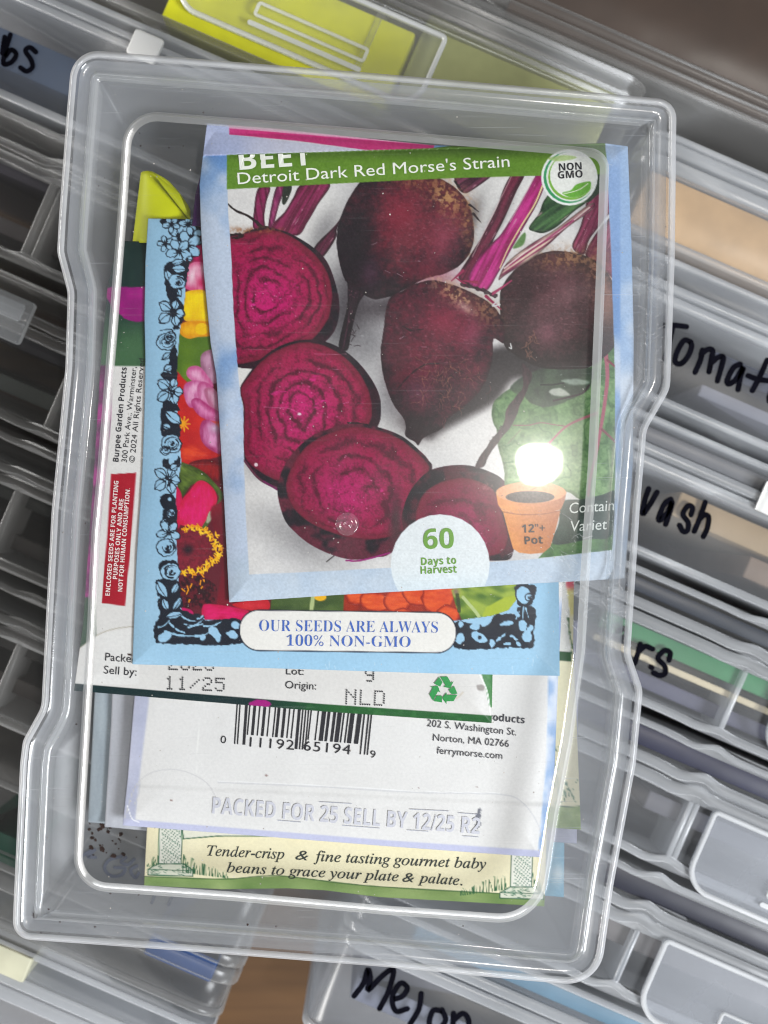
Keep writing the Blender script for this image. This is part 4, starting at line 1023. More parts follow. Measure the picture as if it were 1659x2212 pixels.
A.stroke(Z4((556, 1388), (700, 1410), (880, 1406), (1010, 1380)), 2.5, (150, 88, 56), op=.7)
A.clip = None
# the pale disc at the lower edge, green band, round badge
A.ell(951, 1219, 107, 108, lambda x, y, d: mix((230, 236, 237), (214, 226, 231), sstep(1215, 1290, y)))
A.fill([(490, 334.5), (700, 328), (930, 320), (1100, 300), (1306, 296), (1313, 376), (1150, 380), (1000, 384), (900, 388), (700, 398), (490, 409)],
       lambda x, y, d: mix((108, 150, 40), (92, 134, 36), vnoise(x, y, 70, 2)) * (1 - .22 * sstep(352, 322, y))[..., None], .9, False)
A.ell(1230, 383, 61, 61, (238, 240, 236)); A.ell(1230, 383, 56, 56, (52, 150, 92)); A.ell(1234, 381, 54, 54, (236, 238, 232)); A.ell(1234, 382, 50, 50, (120, 176, 60)); A.ell(1237, 379, 49, 48, (236, 237, 230))
A.fill(Z2((1120, 560), (1180, 540), (1220, 500), (1300, 480), (1320, 490), (1310, 540), (1250, 580), (1180, 590)), (104, 172, 54), 1); A.stroke(Z2((1130, 565), (1230, 540), (1300, 495)), 1.6, (236, 240, 220))
A.fill(Z2((1020, 320), (1080, 340), (1180, 330), (1220, 310), (1130, 298)), (170, 196, 120), 1.5, True, .8)
A.stroke(Z2((690, 1330), (640, 1340), (680, 1300)), 3, (206, 206, 206)); A.stroke(Z4((620, 60), (628, 98), (612, 92)), 2.5, (216, 216, 214))
A.C += grain[..., None] * 22
# scuffs and white fold marks
for k in range(46):
    r = random.Random(40 + k); x, y = r.uniform(480, 1330), r.uniform(300, 1290); th = r.uniform(-.6, .6)
    L = r.choice((3, 4, 6, 12)); A.stroke([(x, y), (x + L * math.cos(th), y + L * math.sin(th))], 1.1, (236, 234, 236), op=r.uniform(.2, .6), soft=.9)
A.stroke(Z3((680, 125), (790, 128), (900, 125)), 1.2, (216, 170, 180), op=.5); A.stroke(Z3((330, 490), (390, 495), (500, 500), (570, 530)), 1.4, (220, 150, 170), op=.5); A.ell(*Z3((577, 540))[0], 4, 3, (240, 222, 226), op=.9)
root1 = beet.build('seed_packet', gain=.84)
tag(root1, 'beetroot seed packet with green title band, topmost in the open case', 'seed packet', 'seed packets in the open case')
pr = Print(beet)
pr.text('BEET', (518, 367), (674, 356), 43, (236, 238, 226), .03, cut=lambda x: 335.5 - (x - 490) * .030)
pr.text("Detroit Dark Red Morse's Strain", (514, 398), (1101, 360), 26.5, (236, 238, 226))
pr.text('NON', (1208, 369), (1257, 366), 16, (34, 34, 40), .03); pr.text('GMO', (1206, 386), (1259, 383), 16, (34, 34, 40), .03)
pr.text('60', (915, 1186), (981, 1184), 44, (96, 146, 42), .025)
pr.text('Days to', (910, 1221), (986, 1218), 16.5, (96, 146, 42), .02); pr.text('Harvest', (909, 1240), (987, 1237), 16.5, (96, 146, 42), .02)
pr.text('12"+', (1128, 1151), (1178, 1149), 18, (58, 46, 42), .02); pr.text('Pot', (1134, 1176), (1173, 1174), 17, (58, 46, 42), .03)
pr.text('Contain', (1231, 1109), (1327, 1102), 24, (206, 212, 204), .0, .15); pr.text('Variet', (1234, 1148), (1312, 1143), 24, (206, 212, 204), .0, .15)
pr.build('lettering', root1)

# ---- 2. light blue flower packet
l_edges = ([(320, 472), (420, 473.5), (1214, 486)], [(1214, 486), (1209, 900), (1207, 1262), (1209, 1460)], [(286, 1435), (500, 1441), (700, 1447), (950, 1455), (1209, 1460)],
           [(320, 472), (314, 566), (312, 684), (314, 777), (311.7, 895), (307, 1027), (295, 1203), (290.5, 1308), (286, 1435)])
blue = Sheet(l_edges, -7.7, 1.7, 1.9, 1.9, rim=34, seed=5, wr=.3)
A = blue.art; X, Y = A.X, A.Y
A.C[:] = mix((150, 194, 222), (168, 206, 230), vnoise(X, Y, 160, 3))
# printed flower photo
ph = [(404, 470), (400, 640), (388, 720), (382, 800), (384, 900), (392, 1000), (381, 1060), (379, 1130), (385, 1230), (386, 1290), (396, 1330), (440, 1338), (520, 1340), (990, 1340), (1062, 1330), (1098, 1318), (1116, 1295), (1119, 1262), (1122, 480)]
idx, d = A.fill(ph, (96, 20, 36), .8, False); clip = np.zeros(X.shape); clip[idx] = sstep(-.8, .8, d); A.clip = clip
def petal(pts, c0, c1, seed=1, ang=1.57, w=3.5):
    c, q = math.cos(ang), math.sin(ang)
    A.fill(pts, lambda x, y, d: mix(c0, c1, np.clip(sstep(0, 15, d) * .75 + (vnoise((x * c + y * q) * .25, -x * q + y * c, w, seed, 2) - .5) * .7 + (vnoise(x, y, 22, seed + 4, 2) - .5) * .9, 0, 1)), 1.4, True)
petal(Z5((620, 330), (720, 330), (720, 560), (600, 500), (590, 440)), (140, 12, 64), (196, 22, 92), 1)
petal(Z5((570, 520), (640, 495), (720, 520), (730, 640), (700, 770), (600, 770), (510, 720), (530, 620)), (206, 70, 120), (232, 160, 184), 2); A.glow(*Z5((590, 620))[0], 8, 18, (246, 226, 232), .8); A.glow(*Z5((680, 690))[0], 12, 14, (196, 30, 84), .9)
A.fill(Z5((440, 1100), (760, 1100), (800, 1600), (440, 1620)), lambda x, y, d: mix((58, 92, 22), (108, 138, 36), vnoise(x, y, 40, 4, 2)), 3, False)
petal(Z5((520, 780), (620, 755), (720, 770), (760, 900), (760, 1040), (640, 1060), (530, 1040), (500, 980), (480, 900), (500, 840)), (232, 176, 4), (248, 216, 8), 3)
petal(Z5((470, 1110), (500, 1060), (600, 1040), (760, 1060), (770, 1170), (640, 1190), (560, 1205), (490, 1170)), (226, 146, 8), (244, 182, 22), 4); A.ell(*Z5((680, 1115))[0], 14, 13, (244, 196, 14))
A.fill(Z5((440, 1560), (540, 1600), (900, 1900), (900, 2260), (440, 2260)), lambda x, y, d: mix((176, 20, 26), (216, 42, 30), vnoise(x, y, 30, 5, 2)), 2, True)
petal(Z5((670, 1370), (740, 1310), (800, 1330), (840, 1560), (780, 1620), (690, 1540)), (150, 96, 122), (196, 146, 172), 5); petal(Z5((540, 1540), (560, 1470), (640, 1455), (700, 1500), (790, 1640), (700, 1640), (600, 1600)), (196, 86, 140), (230, 164, 196), 6)
petal(Z5((510, 1680), (540, 1610), (640, 1590), (740, 1640), (760, 1760), (600, 1840), (540, 1800)), (190, 80, 138), (234, 172, 204), 7); petal(Z5((640, 1640), (700, 1600), (800, 1680), (830, 1900), (720, 1850), (650, 1760)), (186, 74, 130), (224, 158, 192), 8)
petal(Z5((700, 1680), (780, 1660), (860, 1760), (860, 1890), (760, 1840)), (176, 96, 130), (214, 170, 190), 9); petal(Z5((580, 1790), (640, 1750), (760, 1830), (850, 1890), (850, 1960), (740, 1955), (640, 1900)), (170, 50, 110), (222, 132, 180), 3)
petal(Z5((660, 2040), (690, 1960), (760, 1960), (860, 2060), (870, 2260), (760, 2230), (680, 2150)), (160, 44, 100), (216, 140, 184), 2); A.glow(*Z5((800, 2030))[0], 12, 12, (206, 190, 208), .8)
for k in range(9):
    a = k * .7; q = Z5((510, 1990))[0]; A.stroke([q, (q[0] + 14 * math.cos(a), q[1] + 16 * math.sin(a))], 4.5, (240, 158, 22), w1=3)
petal(Z6((480, 140), (640, 110), (760, 190), (720, 260), (560, 300), (470, 290)), (190, 30, 24), (226, 70, 34), 5, .2); petal(Z6((560, 300), (720, 250), (860, 300), (860, 460), (740, 440)), (90, 8, 20), (150, 24, 28), 6)
petal(Z6((455, 290), (560, 300), (700, 370), (800, 470), (870, 560), (860, 620), (760, 500), (600, 480), (500, 600), (455, 500)), (56, 74, 24), (112, 136, 52), 7, .6)
petal(Z6((430, 520), (480, 540), (500, 640), (480, 860), (430, 860)), (200, 14, 70), (226, 34, 104), 8); petal(Z6((490, 640), (560, 550), (640, 455), (720, 460), (800, 540), (820, 640), (760, 760), (700, 880), (500, 860), (440, 800)), (206, 18, 66), (224, 24, 108), 9)
A.stroke(Z6((850, 560), (850, 640), (770, 770), (700, 880)), 9, (74, 92, 44)); A.fill(Z6((750, 735), (800, 740), (750, 830), (720, 830)), (166, 166, 140), 1)
A.fill(Z6((760, 760), (830, 660), (930, 700), (960, 1640), (820, 1620), (860, 1200)), lambda x, y, d: mix((70, 6, 20), (140, 18, 42), vnoise(x, y, 60, 2, 2)), 3, True)
A.ell(*Z6((560, 1090))[0], 50, 46, lambda x, y, d: mix((96, 18, 34), (146, 30, 52), vnoise(x, y, 5, 7, 2)), wob=2); A.glow(*Z6((552, 1085))[0], 11, 10, (30, 12, 26), 1)
A.ell(*Z6((620, 1480))[0], 46, 38, lambda x, y, d: mix((44, 10, 20), (96, 18, 34), sstep(.35, .7, vnoise(x, y, 6, 8, 2))), wob=4)
for k in range(46):
    r = random.Random(k); th = -1.75 + k * 3.6 / 45; rx, ry = (255, 210)
    q = Z6((570 + rx * math.cos(th) + r.uniform(-25, 25), 1085 + ry * math.sin(th) + r.uniform(-25, 25)))[0]
    for j in range(4):
        a = r.uniform(0, 6.3); A.stroke([q, (q[0] + 7 * math.cos(a), q[1] + 7 * math.sin(a))], 3.4, ((246, 184, 16), (232, 150, 10), (252, 204, 40))[k % 3], w1=2.6)
for k in range(9):
    r = random.Random(70 + k); q = Z6((r.uniform(480, 720), r.uniform(1280, 1560)))[0]; A.stroke([q, (q[0] + r.uniform(-4, 6), q[1] + r.uniform(3, 9))], 3, (236, 150, 14))
petal(Z6((690, 1600), (800, 1590), (1000, 1620), (1120, 1660), (1040, 1740), (720, 1740)), (196, 10, 72), (224, 20, 104), 2, .1); petal(Z6((490, 1620), (580, 1640), (600, 1680), (530, 1690)), (190, 10, 90), (214, 30, 110), 2)
petal(Z6((960, 1590), (1150, 1550), (1290, 1550), (1290, 1640), (1100, 1640)), (196, 24, 40), (214, 44, 56), 3, .1)
G = lambda *p: [(a / 1.1573, b / 1.1573) for a, b in p]
A.fill([(588, 1262), (760, 1255), (760, 1345), (582, 1345)], lambda x, y, d: mix((40, 64, 26), (96, 118, 54), vnoise(x * .4, y, 18, 2, 3)), 2, False); A.stroke([(676, 1290), (672, 1322)], 9, (176, 190, 130)); A.ell(692, 1290, 13, 8, (242, 182, 20))
A.fill([(745, 1262), (985, 1250), (1000, 1300), (985, 1345), (740, 1345)], lambda x, y, d: mix((120, 24, 10), (190, 54, 18), vnoise(x, y, 16, 2, 3)), 2, False)
for q in (((768, 1290), 22, 18), ((810, 1300), 36, 22), ((858, 1300), 30, 26), ((905, 1285), 36, 26), ((945, 1290), 36, 40), ((968, 1330), 26, 24), ((872, 1330), 24, 18)):
    A.ell(*q[0], q[1], q[2], lambda x, y, d: mix((142, 26, 10), mix((206, 58, 22), (236, 100, 40), vnoise(x * .3, y, 5, 3, 2)), sstep(0, 7, d)), .2, 1, 1, 4, 14)
A.fill([(975, 1275), (990, 1262), (1120, 1250), (1120, 1345), (1000, 1345), (985, 1310)], lambda x, y, d: mix((66, 104, 24), (156, 176, 60), sstep(.3, .7, vnoise(x * .35 + y * .5, y - x * .4, 20, 6, 2))), 2, False)
A.fill([(1040, 1335), (1050, 1312), (1090, 1290), (1118, 1285), (1118, 1345)], (168, 184, 42), 2, False); A.stroke([(1000, 1290), (1030, 1325), (1040, 1345)], 7, (180, 196, 130)); A.glow(985, 1278, 7, 9, (130, 104, 96), .9); A.stroke([(988, 1285), (992, 1320)], 8, (40, 50, 20), op=.8)
A.clip = None
# engraved garland of line-art flowers round the photo
BLK = (26, 32, 44)
def bluef(x, y, d): return mix((150, 194, 222), (164, 204, 230), vnoise(x, y, 30, 3))
def blackpatch(pts, wob=3): A.fill(pts, BLK, .9, True, 1, wob, 7)
def bloom(cx, cy, r, n=5, a0=0.0, seed=0):
    rr = random.Random(seed)
    for k in range(n):
        a = a0 + k * 6.283 / n; px, py = cx + r * .62 * math.cos(a), cy + r * .62 * math.sin(a)
        A.ell(px, py, r * .52, r * .38, BLK, a, .9, 1, 1.6, 6); A.ell(px, py, r * .52 - 2.2, r * .38 - 2.0, bluef, a, .9, 1, 1.6, 5)
    for k in range(n * 2):
        a = a0 + k * 3.1416 / n + .3; q = (cx + r * .2 * math.cos(a), cy + r * .2 * math.sin(a)); A.stroke([q, (cx + r * (.3 + .35 * rr.random()) * math.cos(a + .2), cy + r * (.3 + .35 * rr.random()) * math.sin(a + .2))], 2.6, BLK, w1=.7)
    A.ell(cx, cy, r * .17, r * .15, BLK, 0, .9, 1, 1.5, 4)
def rose(cx, cy, r, seed=0):
    A.ell(cx, cy, r, r * .9, BLK, 0, .9, 1, 2.4, 8); A.ell(cx, cy, r - 2.4, r * .9 - 2.4, bluef, 0, .9, 1, 3, 8)
    rr = random.Random(seed)
    for k in range(7):
        a = rr.uniform(0, 6.3); q = r * (.2 + .09 * k); pts = [(cx + r * .12 + q * math.cos(a + t), cy + q * .85 * math.sin(a + t)) for t in np.linspace(0, rr.uniform(1.2, 2.6), 7)]
        A.stroke(pts, rr.uniform(2, 4.2), BLK, w1=.8, wob=.8)
    A.ell(cx + r * .12, cy, r * .16, r * .2, BLK, .5, .9, 1, 2, 4)
def leafl(a, b, w, seed=0):
    a = np.array(a, float); b = np.array(b, float); m = (a + b) / 2; t = (b - a) / np.linalg.norm(b - a); nn = np.array([-t[1], t[0]])
    A.fill([a, m + nn * w, b, m - nn * w], BLK, .9, True, 1, 1.8, 6); A.fill([a + t * 3, m + nn * (w - 2.4), b - t * 3, m - nn * (w - 2.4)], bluef, .9, True, 1, 1.4, 6); A.stroke([a, m + nn * w * .2, b], 2.4, BLK, w1=.7, wob=.8)
zz = lambda f, a, b: f((a, b))[0]
for pts in (Z5((300, 100), (430, 100), (560, 100), (640, 170), (660, 200), (600, 230), (440, 190), (340, 180)), Z5((340, 520), (480, 480), (560, 500), (540, 640), (500, 760), (450, 830), (380, 840), (340, 700)), Z5((390, 840), (470, 830), (520, 960), (480, 1090), (440, 1120), (410, 1080)),
            Z5((390, 1300), (440, 1280), (455, 1540), (420, 1560), (380, 1470)), Z5((310, 1520), (400, 1520), (450, 1560), (430, 1620), (340, 1580)), Z5((330, 1780), (440, 1800), (470, 1870), (330, 1850)), Z5((310, 1840), (400, 1900), (480, 2000), (470, 2110), (320, 2110), (300, 1960)),
            Z6((320, 260), (400, 240), (470, 220), (470, 320), (330, 330)), Z6((300, 600), (400, 570), (440, 640), (430, 700), (330, 700)), Z6((330, 720), (440, 700), (440, 860), (330, 850)), Z6((290, 1200), (400, 1180), (470, 1220), (440, 1290), (300, 1290)), Z6((260, 1370), (460, 1380), (480, 1500), (500, 1620), (330, 1600)),
            Z6((285, 1540), (420, 1500), (500, 1640), (690, 1690), (720, 1735), (1030, 1735), (1030, 1950), (340, 1950), (250, 1900), (250, 1770), (290, 1700))): blackpatch(pts)
for a in ((470, 260, 24), (400, 150, 18), (560, 150, 20), (590, 270, 22), (345, 330, 17)): bloom(*zz(Z5, a[0], a[1]), a[2], 5, a[0], a[0])
for a in ((545, 350, 30), (470, 400, 26)): bloom(*zz(Z5, a[0], a[1]), a[2], 5, a[1], a[1])
leafl(zz(Z5, 390, 520), zz(Z5, 520, 480), 8); leafl(zz(Z5, 350, 560), zz(Z5, 400, 700), 9); leafl(zz(Z5, 540, 460), zz(Z5, 600, 480), 7); rose(*zz(Z5, 455, 680), 20, 1); leafl(zz(Z5, 400, 560), zz(Z5, 540, 560), 10); leafl(zz(Z5, 450, 740), zz(Z5, 490, 820), 7)
def orchid(f, cx, cy, k=1.0):
    leafl(zz(f, cx - 10, cy - 10), zz(f, cx - 125 * k, cy - 85 * k), 12); leafl(zz(f, cx + 15, cy - 15), zz(f, cx + 40, cy - 110), 10); leafl(zz(f, cx + 20, cy + 5), zz(f, cx + 115, cy + 30), 12); leafl(zz(f, cx - 20, cy + 20), zz(f, cx - 125 * k, cy + 100 * k), 13); leafl(zz(f, cx + 20, cy + 30), zz(f, cx + 40, cy + 140), 11)
    A.stroke([zz(f, cx - 20, cy), zz(f, cx + 30, cy + 20)], 6, BLK, wob=2); A.stroke([zz(f, cx, cy - 40), zz(f, cx + 5, cy + 60)], 3.4, BLK, wob=2)
orchid(Z5, 410, 955); orchid(Z5, 395, 1675); orchid(Z6, 370, 430)
rose(*zz(Z5, 350, 1235), 21, 2); A.stroke([zz(Z5, 300, 1130), zz(Z5, 400, 1120), zz(Z5, 430, 1190)], 2, BLK, wob=1); rose(*zz(Z5, 390, 1190), 13, 8); leafl(zz(Z5, 310, 1400), zz(Z5, 400, 1330), 7); leafl(zz(Z5, 330, 1500), zz(Z5, 410, 1450), 9); leafl(zz(Z5, 340, 1870), zz(Z5, 490, 1990), 13); leafl(zz(Z5, 310, 2000), zz(Z5, 400, 2030), 8)
rose(*zz(Z6, 400, 110), 23, 3); rose(*zz(Z6, 345, 170), 12, 9); A.ell(*zz(Z6, 430, 230), 7, 8, bluef); A.ell(*zz(Z6, 400, 270), 6, 8, bluef); leafl(zz(Z6, 390, 350), zz(Z6, 460, 300), 9)
A.ell(*zz(Z6, 365, 640), 17, 15, BLK, wob=2); A.stroke([zz(Z6, 300, 600), zz(Z6, 360, 570), zz(Z6, 430, 610)], 2, BLK); A.ell(*zz(Z6, 385, 620), 4, 4, bluef); rose(*zz(Z6, 395, 750), 11, 5); rose(*zz(Z6, 340, 840), 11, 6); bloom(*zz(Z6, 375, 925), 24, 5, .4, 4)
rose(*zz(Z6, 350, 1065), 22, 4); rose(*zz(Z6, 390, 1290), 23, 7); leafl(zz(Z6, 260, 1370), zz(Z6, 360, 1530), 12); leafl(zz(Z6, 400, 1500), zz(Z6, 470, 1380), 8); leafl(zz(Z6, 320, 1530), zz(Z6, 370, 1650), 9); leafl(zz(Z6, 410, 1650), zz(Z6, 495, 1520), 8)
leafl(zz(Z6, 340, 1710), zz(Z6, 510, 1670), 9)
for a, b, w in (((500, 1700), (620, 1740), 5), ((380, 1760), (520, 1850), 4), ((560, 1800), (700, 1720), 5), ((340, 1840), (640, 1880), 5), ((620, 1880), (760, 1840), 6), ((280, 1800), (380, 1740), 3), ((640, 1720), (690, 1690), 5), ((520, 1770), (690, 1770), 3), ((700, 1790), (860, 1750), 4)): A.stroke([zz(Z6, *a), ((zz(Z6, *a)[0] + zz(Z6, *b)[0]) / 2, (zz(Z6, *a)[1] + zz(Z6, *b)[1]) / 2 + 4), zz(Z6, *b)], w, (156, 199, 226), w1=2, wob=1.5)
A.ell(*zz(Z6, 335, 1890), 15, 10, bluef, -.4, wob=3); A.ell(*zz(Z6, 800, 1850), 15, 9, bluef, .6, wob=4); A.ell(*zz(Z6, 690, 1890), 7, 7, bluef, wob=2); A.ell(*zz(Z6, 960, 1870), 14, 9, bluef, .3, wob=4); A.ell(*zz(Z6, 990, 1780), 10, 9, bluef, wob=3); A.ell(*zz(Z6, 830, 1900), 6, 9, bluef, wob=2)
blackpatch(Z7((140, 505), (300, 515), (440, 530), (500, 440), (600, 430), (700, 420), (720, 360), (870, 360), (875, 520), (860, 600), (850, 730), (600, 735), (140, 735)))
for a in ((185, 650, 12, 9), (320, 540, 10, 6), (360, 640, 19, 10), (480, 695, 9, 6), (800, 630, 13, 11), (760, 530, 12, 9), (610, 515, 14, 5), (190, 520, 7, 5), (830, 560, 9, 6), (620, 700, 8, 3), (720, 700, 6, 4), (560, 640, 14, 3), (680, 640, 10, 3), (700, 420, 10, 4)): A.ell(*zz(Z7, a[0], a[1]), a[2], a[3], bluef, a[0] * .01, .9, 1, 2.5, 6)
A.ell(*zz(Z7, 365, 640), 4, 4, BLK, wob=2)
blackpatch(Z7((690, 200), (720, 150), (860, 160), (880, 220), (850, 330), (760, 360), (710, 310))); A.ell(*zz(Z7, 770, 250), 15, 18, bluef, 0, .9, 1, 2.5); rose(*zz(Z7, 825, 265), 10, 4); A.ell(*zz(Z7, 760, 190), 8, 5, bluef, wob=2)
for a in ((730, 400, 700, 470), (790, 370, 820, 470), (770, 360, 760, 480)): A.stroke([zz(Z7, a[0], a[1]), zz(Z7, a[2], a[3])], 3, (156, 199, 226), w1=1.4, wob=1)
# capsule
def capsule(x0, y0, x1, y1, r, slope):
    p = rounded([(x0, y0, r), (x1, y0 + slope, r), (x1, y1 + slope, r), (x0, y1, r)], 12); return p
A.fill(capsule(516, 1316, 987, 1406, 45, 6), (24, 28, 44), .9, False); A.fill(capsule(518.5, 1318.5, 984.5, 1403.5, 43, 6), (236, 233, 226), .9, False)
A.C += ((vnoise(X, Y, 3, 4, 2) - .5) * 8)[..., None]
for k in range(14):
    r = random.Random(k + 9); x, y = r.uniform(300, 1190), r.uniform(1415, 1450); A.stroke([(x, y), (x + r.uniform(-3, 5), y + r.uniform(4, 18))], 1.3, (216, 232, 240), op=.5)
root2 = blue.build('seed_packet', gain=.90)
tag(root2, 'light blue seed packet with black floral garland border under the beetroot packet', 'seed packet', 'seed packets in the open case')
pr = Print(blue)
pr.text(serif('OUR SEEDS ARE ALWAYS'), (560, 1363), (946, 1367), 26, (62, 98, 178), -.012); pr.text(serif('100% NON') + '-' + serif('GMO'), (619, 1395), (887, 1398), 25, (62, 98, 178), -.012)
pr.build('lettering', root2)
# ---- 3. grey-white packet lying face down (address strip, red notice, sell-by panel)
g_edges = ([(255, 520), (480, 527), (1083, 545)], [(1083, 545), (1078, 1000), (1064, 1460), (1062, 1562)], [(160, 1492), (420, 1514), (700, 1537), (1062, 1562)],
           [(255, 520), (232, 620), (217, 790), (204, 1000), (191, 1180), (179, 1350), (162, 1476), (160, 1492)])
grey = Sheet(g_edges, -9.8, 1.5, 2.1, 2.1, rim=26, seed=7, wr=.15)
A = grey.art; X, Y = A.X, A.Y
A.C[:] = mix((214, 211, 207), (222, 219, 214), vnoise(X, Y, 120, 2))
A.fill([(200, 500), (1100, 540), (1100, 800), (200, 790)], lambda x, y, d: mix((20, 44, 40), (64, 100, 66), np.clip(sstep(640, 760, y) + .3 * (vnoise(x * 2, y * .5, 30, 3) - .5), 0, 1)), 2, False)
petal_c = lambda x, y, d: mix((112, 10, 90), (176, 22, 132), vnoise(x, y, 40, 4))
A.fill([(232, 622), (300, 621), (380, 622), (380, 690), (320, 695), (275, 690), (240, 660)], petal_c, 1.5, True, 1, 2)
A.fill([(150, 786), (243, 790), (240, 905), (228, 1020), (214, 1160), (206, 1300), (150, 1300)], lambda x, y, d: mix((84, 14, 70), (160, 24, 124), sstep(.3, .7, vnoise(x, y, 34, 6, 3))), 1.5, False)
A.fill([(150, 1290), (206, 1290), (208, 1390), (196, 1410), (150, 1430)], (34, 70, 44), 2, False)
A.fill([(150, 1440), (170, 1402), (215, 1368), (300, 1355), (300, 1478), (150, 1478)], (224, 222, 218), 1.2, False)
A.stroke([(170, 1402), (212, 1371), (260, 1356), (330, 1352)], 2, (176, 168, 150), op=.9)
A.fill([(240, 1024), (294, 1021), (284, 1160), (270, 1309), (219, 1303), (231, 1160)], lambda x, y, d: mix((158, 14, 34), (174, 20, 42), vnoise(x, y, 30, 2)), .8, False)
A.fill([(140, 1474), (420, 1498), (700, 1521), (1080, 1547), (1080, 1580), (140, 1510)], lambda x, y, d: mix(mix((12, 40, 42), (36, 92, 44), sstep(500, 760, x)), (60, 120, 62), .5 * sstep(.5, .8, vnoise(x, y, 14, 3, 2)) * sstep(560, 700, x)), .9, False)
A.ell(562, 1521, 24, 9, (160, 20, 120), 0, 1, 1, 2)
A.fill([(1036, 1440), (1080, 1440), (1075, 1530), (1057, 1528), (1050, 1490)], lambda x, y, d: mix((52, 110, 56), (92, 148, 92), vnoise(x, y, 8, 3)), .9, False)
A.stroke([(1036, 1456), (1052, 1492), (1060, 1545)], 2, (244, 243, 240)); A.fill([(1030, 1480), (1046, 1482), (1045, 1492), (1034, 1492)], (120, 110, 104), 2, True, .7, 2)
A.stroke([(970, 1500), (985, 1508), (1000, 1496)], 4, (196, 178, 150), op=.4); A.ell(280, 1414, 5, 2.4, (60, 40, 34), .3)
A.C += ((vnoise(X, Y, 3, 4, 2) - .5) * 6)[..., None]
root3 = grey.build('seed_packet')
tag(root3, 'face-down grey-white seed packet with red notice strip and green recycling mark', 'seed packet', 'seed packets in the open case')
pr = Print(grey)
INKB = (38, 38, 44)
pr.text('Burpee Garden Products', (256, 998), (274, 794), 12.5, INKB, .02); pr.text('300 Park Ave., Warminster,', (274, 999), (295, 793), 12.5, INKB); pr.text('\u00a9 2024 All Rights Reserved', (291, 1000), (312, 775), 12.5, INKB)
RW = (234, 214, 210)
pr.sec = None
pr.text('ENCLOSED SEEDS ARE FOR PLANTING', (237, 1287), (256, 1039), 9.8, RW, .02); pr.text('PURPOSES ONLY AND ARE', (253, 1251), (267, 1078), 9.8, RW, .02); pr.text('NOT FOR HUMAN CONSUMPTION.', (264, 1278), (281, 1055), 9.8, RW, .02)
pr.text('Packed', (227, 1427), off((227, 1427), 4, 68), 18, INKB); pr.text('Sell by:', (224, 1455), off((224, 1455), 4, 71), 18, INKB); pr.text('Lot:', (618, 1457), off((618, 1457), 2, 38), 17, INKB); pr.text('Origin:', (616, 1487), off((616, 1487), 2.5, 67), 17, INKB)
pr.sec = 'date_stamp'; dots(pr, '2025', (366, 1446), 1, 4.15, (52, 52, 56), 1.9); dots(pr, '11/25', (358, 1488), 2, 4.3, (52, 52, 56), 1.9); pr.sec = 'lot_stamp'; dots(pr, '9', (790, 1471), 2, 4.1, (52, 52, 56), 1.9); dots(pr, 'NLD', (748, 1520), 2.5, 4.9, (52, 52, 56), 1.9)
pr.sec = None
# recycling arrows
def recyc(cx, cy, R, col):
    for k in range(3):
        a = k * 2.0944 + math.radians(-90)
        rot = lambda x, y: (cx + x * math.cos(a + math.pi / 2) - y * math.sin(a + math.pi / 2), cy + x * math.sin(a + math.pi / 2) + y * math.cos(a + math.pi / 2))
        w = R
        pr.poly([rot(*q) for q in ((-.22 * w, -.92 * w), (.26 * w, -.92 * w), (.50 * w, -.52 * w), (.66 * w, -.62 * w), (.46 * w, -.16 * w), (-.02 * w, -.24 * w), (.14 * w, -.33 * w), (-.02 * w, -.60 * w))], col)
        pr.poly([rot(*q) for q in ((-.28 * w, -.90 * w), (-.06 * w, -.55 * w), (-.22 * w, -.26 * w), (-.62 * w, -.46 * w))], col)
pr.sec = 'recycling_mark'; recyc(958, 1492, 33, (34, 140, 66)); pr.sec = None
pr.build('lettering', root3)

# ---- 4. white packet lying face down (barcode, address, embossed flap)
w_edges = ([(330, 860), (1228, 880)], [(1228, 880), (1214, 1300), (1206, 1460), (1198, 1660), (1169, 1852)], [(265, 1783), (560, 1806), (850, 1829), (1169, 1852)], [(330, 860), (300, 1400), (290, 1510), (276, 1680), (265, 1783)])
white = Sheet(w_edges, -11.9, 1.5, 3, 2.1, vs=np.concatenate([np.linspace(0, .55, 30), np.linspace(.555, 1, 210)]), rim=30, seed=9, wr=.25,
              extra=lambda x, y: 0.22 * sstep(1700, 1712, y - (x - 470) * .045) * sstep(268, 300, x))
A = white.art; X, Y = A.X, A.Y
A.C[:] = mix((224, 222, 219), (230, 228, 225), vnoise(X, Y, 120, 3))
A.fill([(250, 840), (322, 850), (322, 1510), (300, 1690), (290, 1790), (250, 1790)], lambda x, y, d: mix((176, 180, 204), (206, 208, 226), vnoise(x, y, 60, 4)), 3, False)
A.fill([(1188, 1300), (1240, 1300), (1225, 1700), (1180, 1870), (1160, 1860), (1180, 1650)], lambda x, y, d: mix((150, 178, 216), (214, 222, 236), sstep(.35, .65, vnoise(x, y, 60, 5))), 2, False)
A.fill([(255, 1768), (560, 1793), (850, 1816), (1180, 1838), (1180, 1870), (255, 1800)], (192, 194, 220), 2, False)
A.stroke([(432, 1512), (424, 1670)], 1.5, (242, 241, 236), op=.8)
A.stroke([(270, 1766), (292, 1700), (330, 1668), (390, 1664), (445, 1690), (470, 1730)], 2.2, (204, 202, 202), op=.8); A.stroke([(470, 1690), (700, 1700), (900, 1712), (1080, 1716), (1130, 1735), (1162, 1780), (1168, 1810)], 2.4, (204, 203, 205), op=.9); A.stroke([(470, 1687), (700, 1697), (900, 1709), (1080, 1713)], 1.4, (242, 241, 240))
A.stroke([(275, 1740), (285, 1768), (300, 1776)], 2, (246, 246, 248)); A.stroke([(303, 1690), (298, 1720), (290, 1738)], 2, (206, 206, 210))
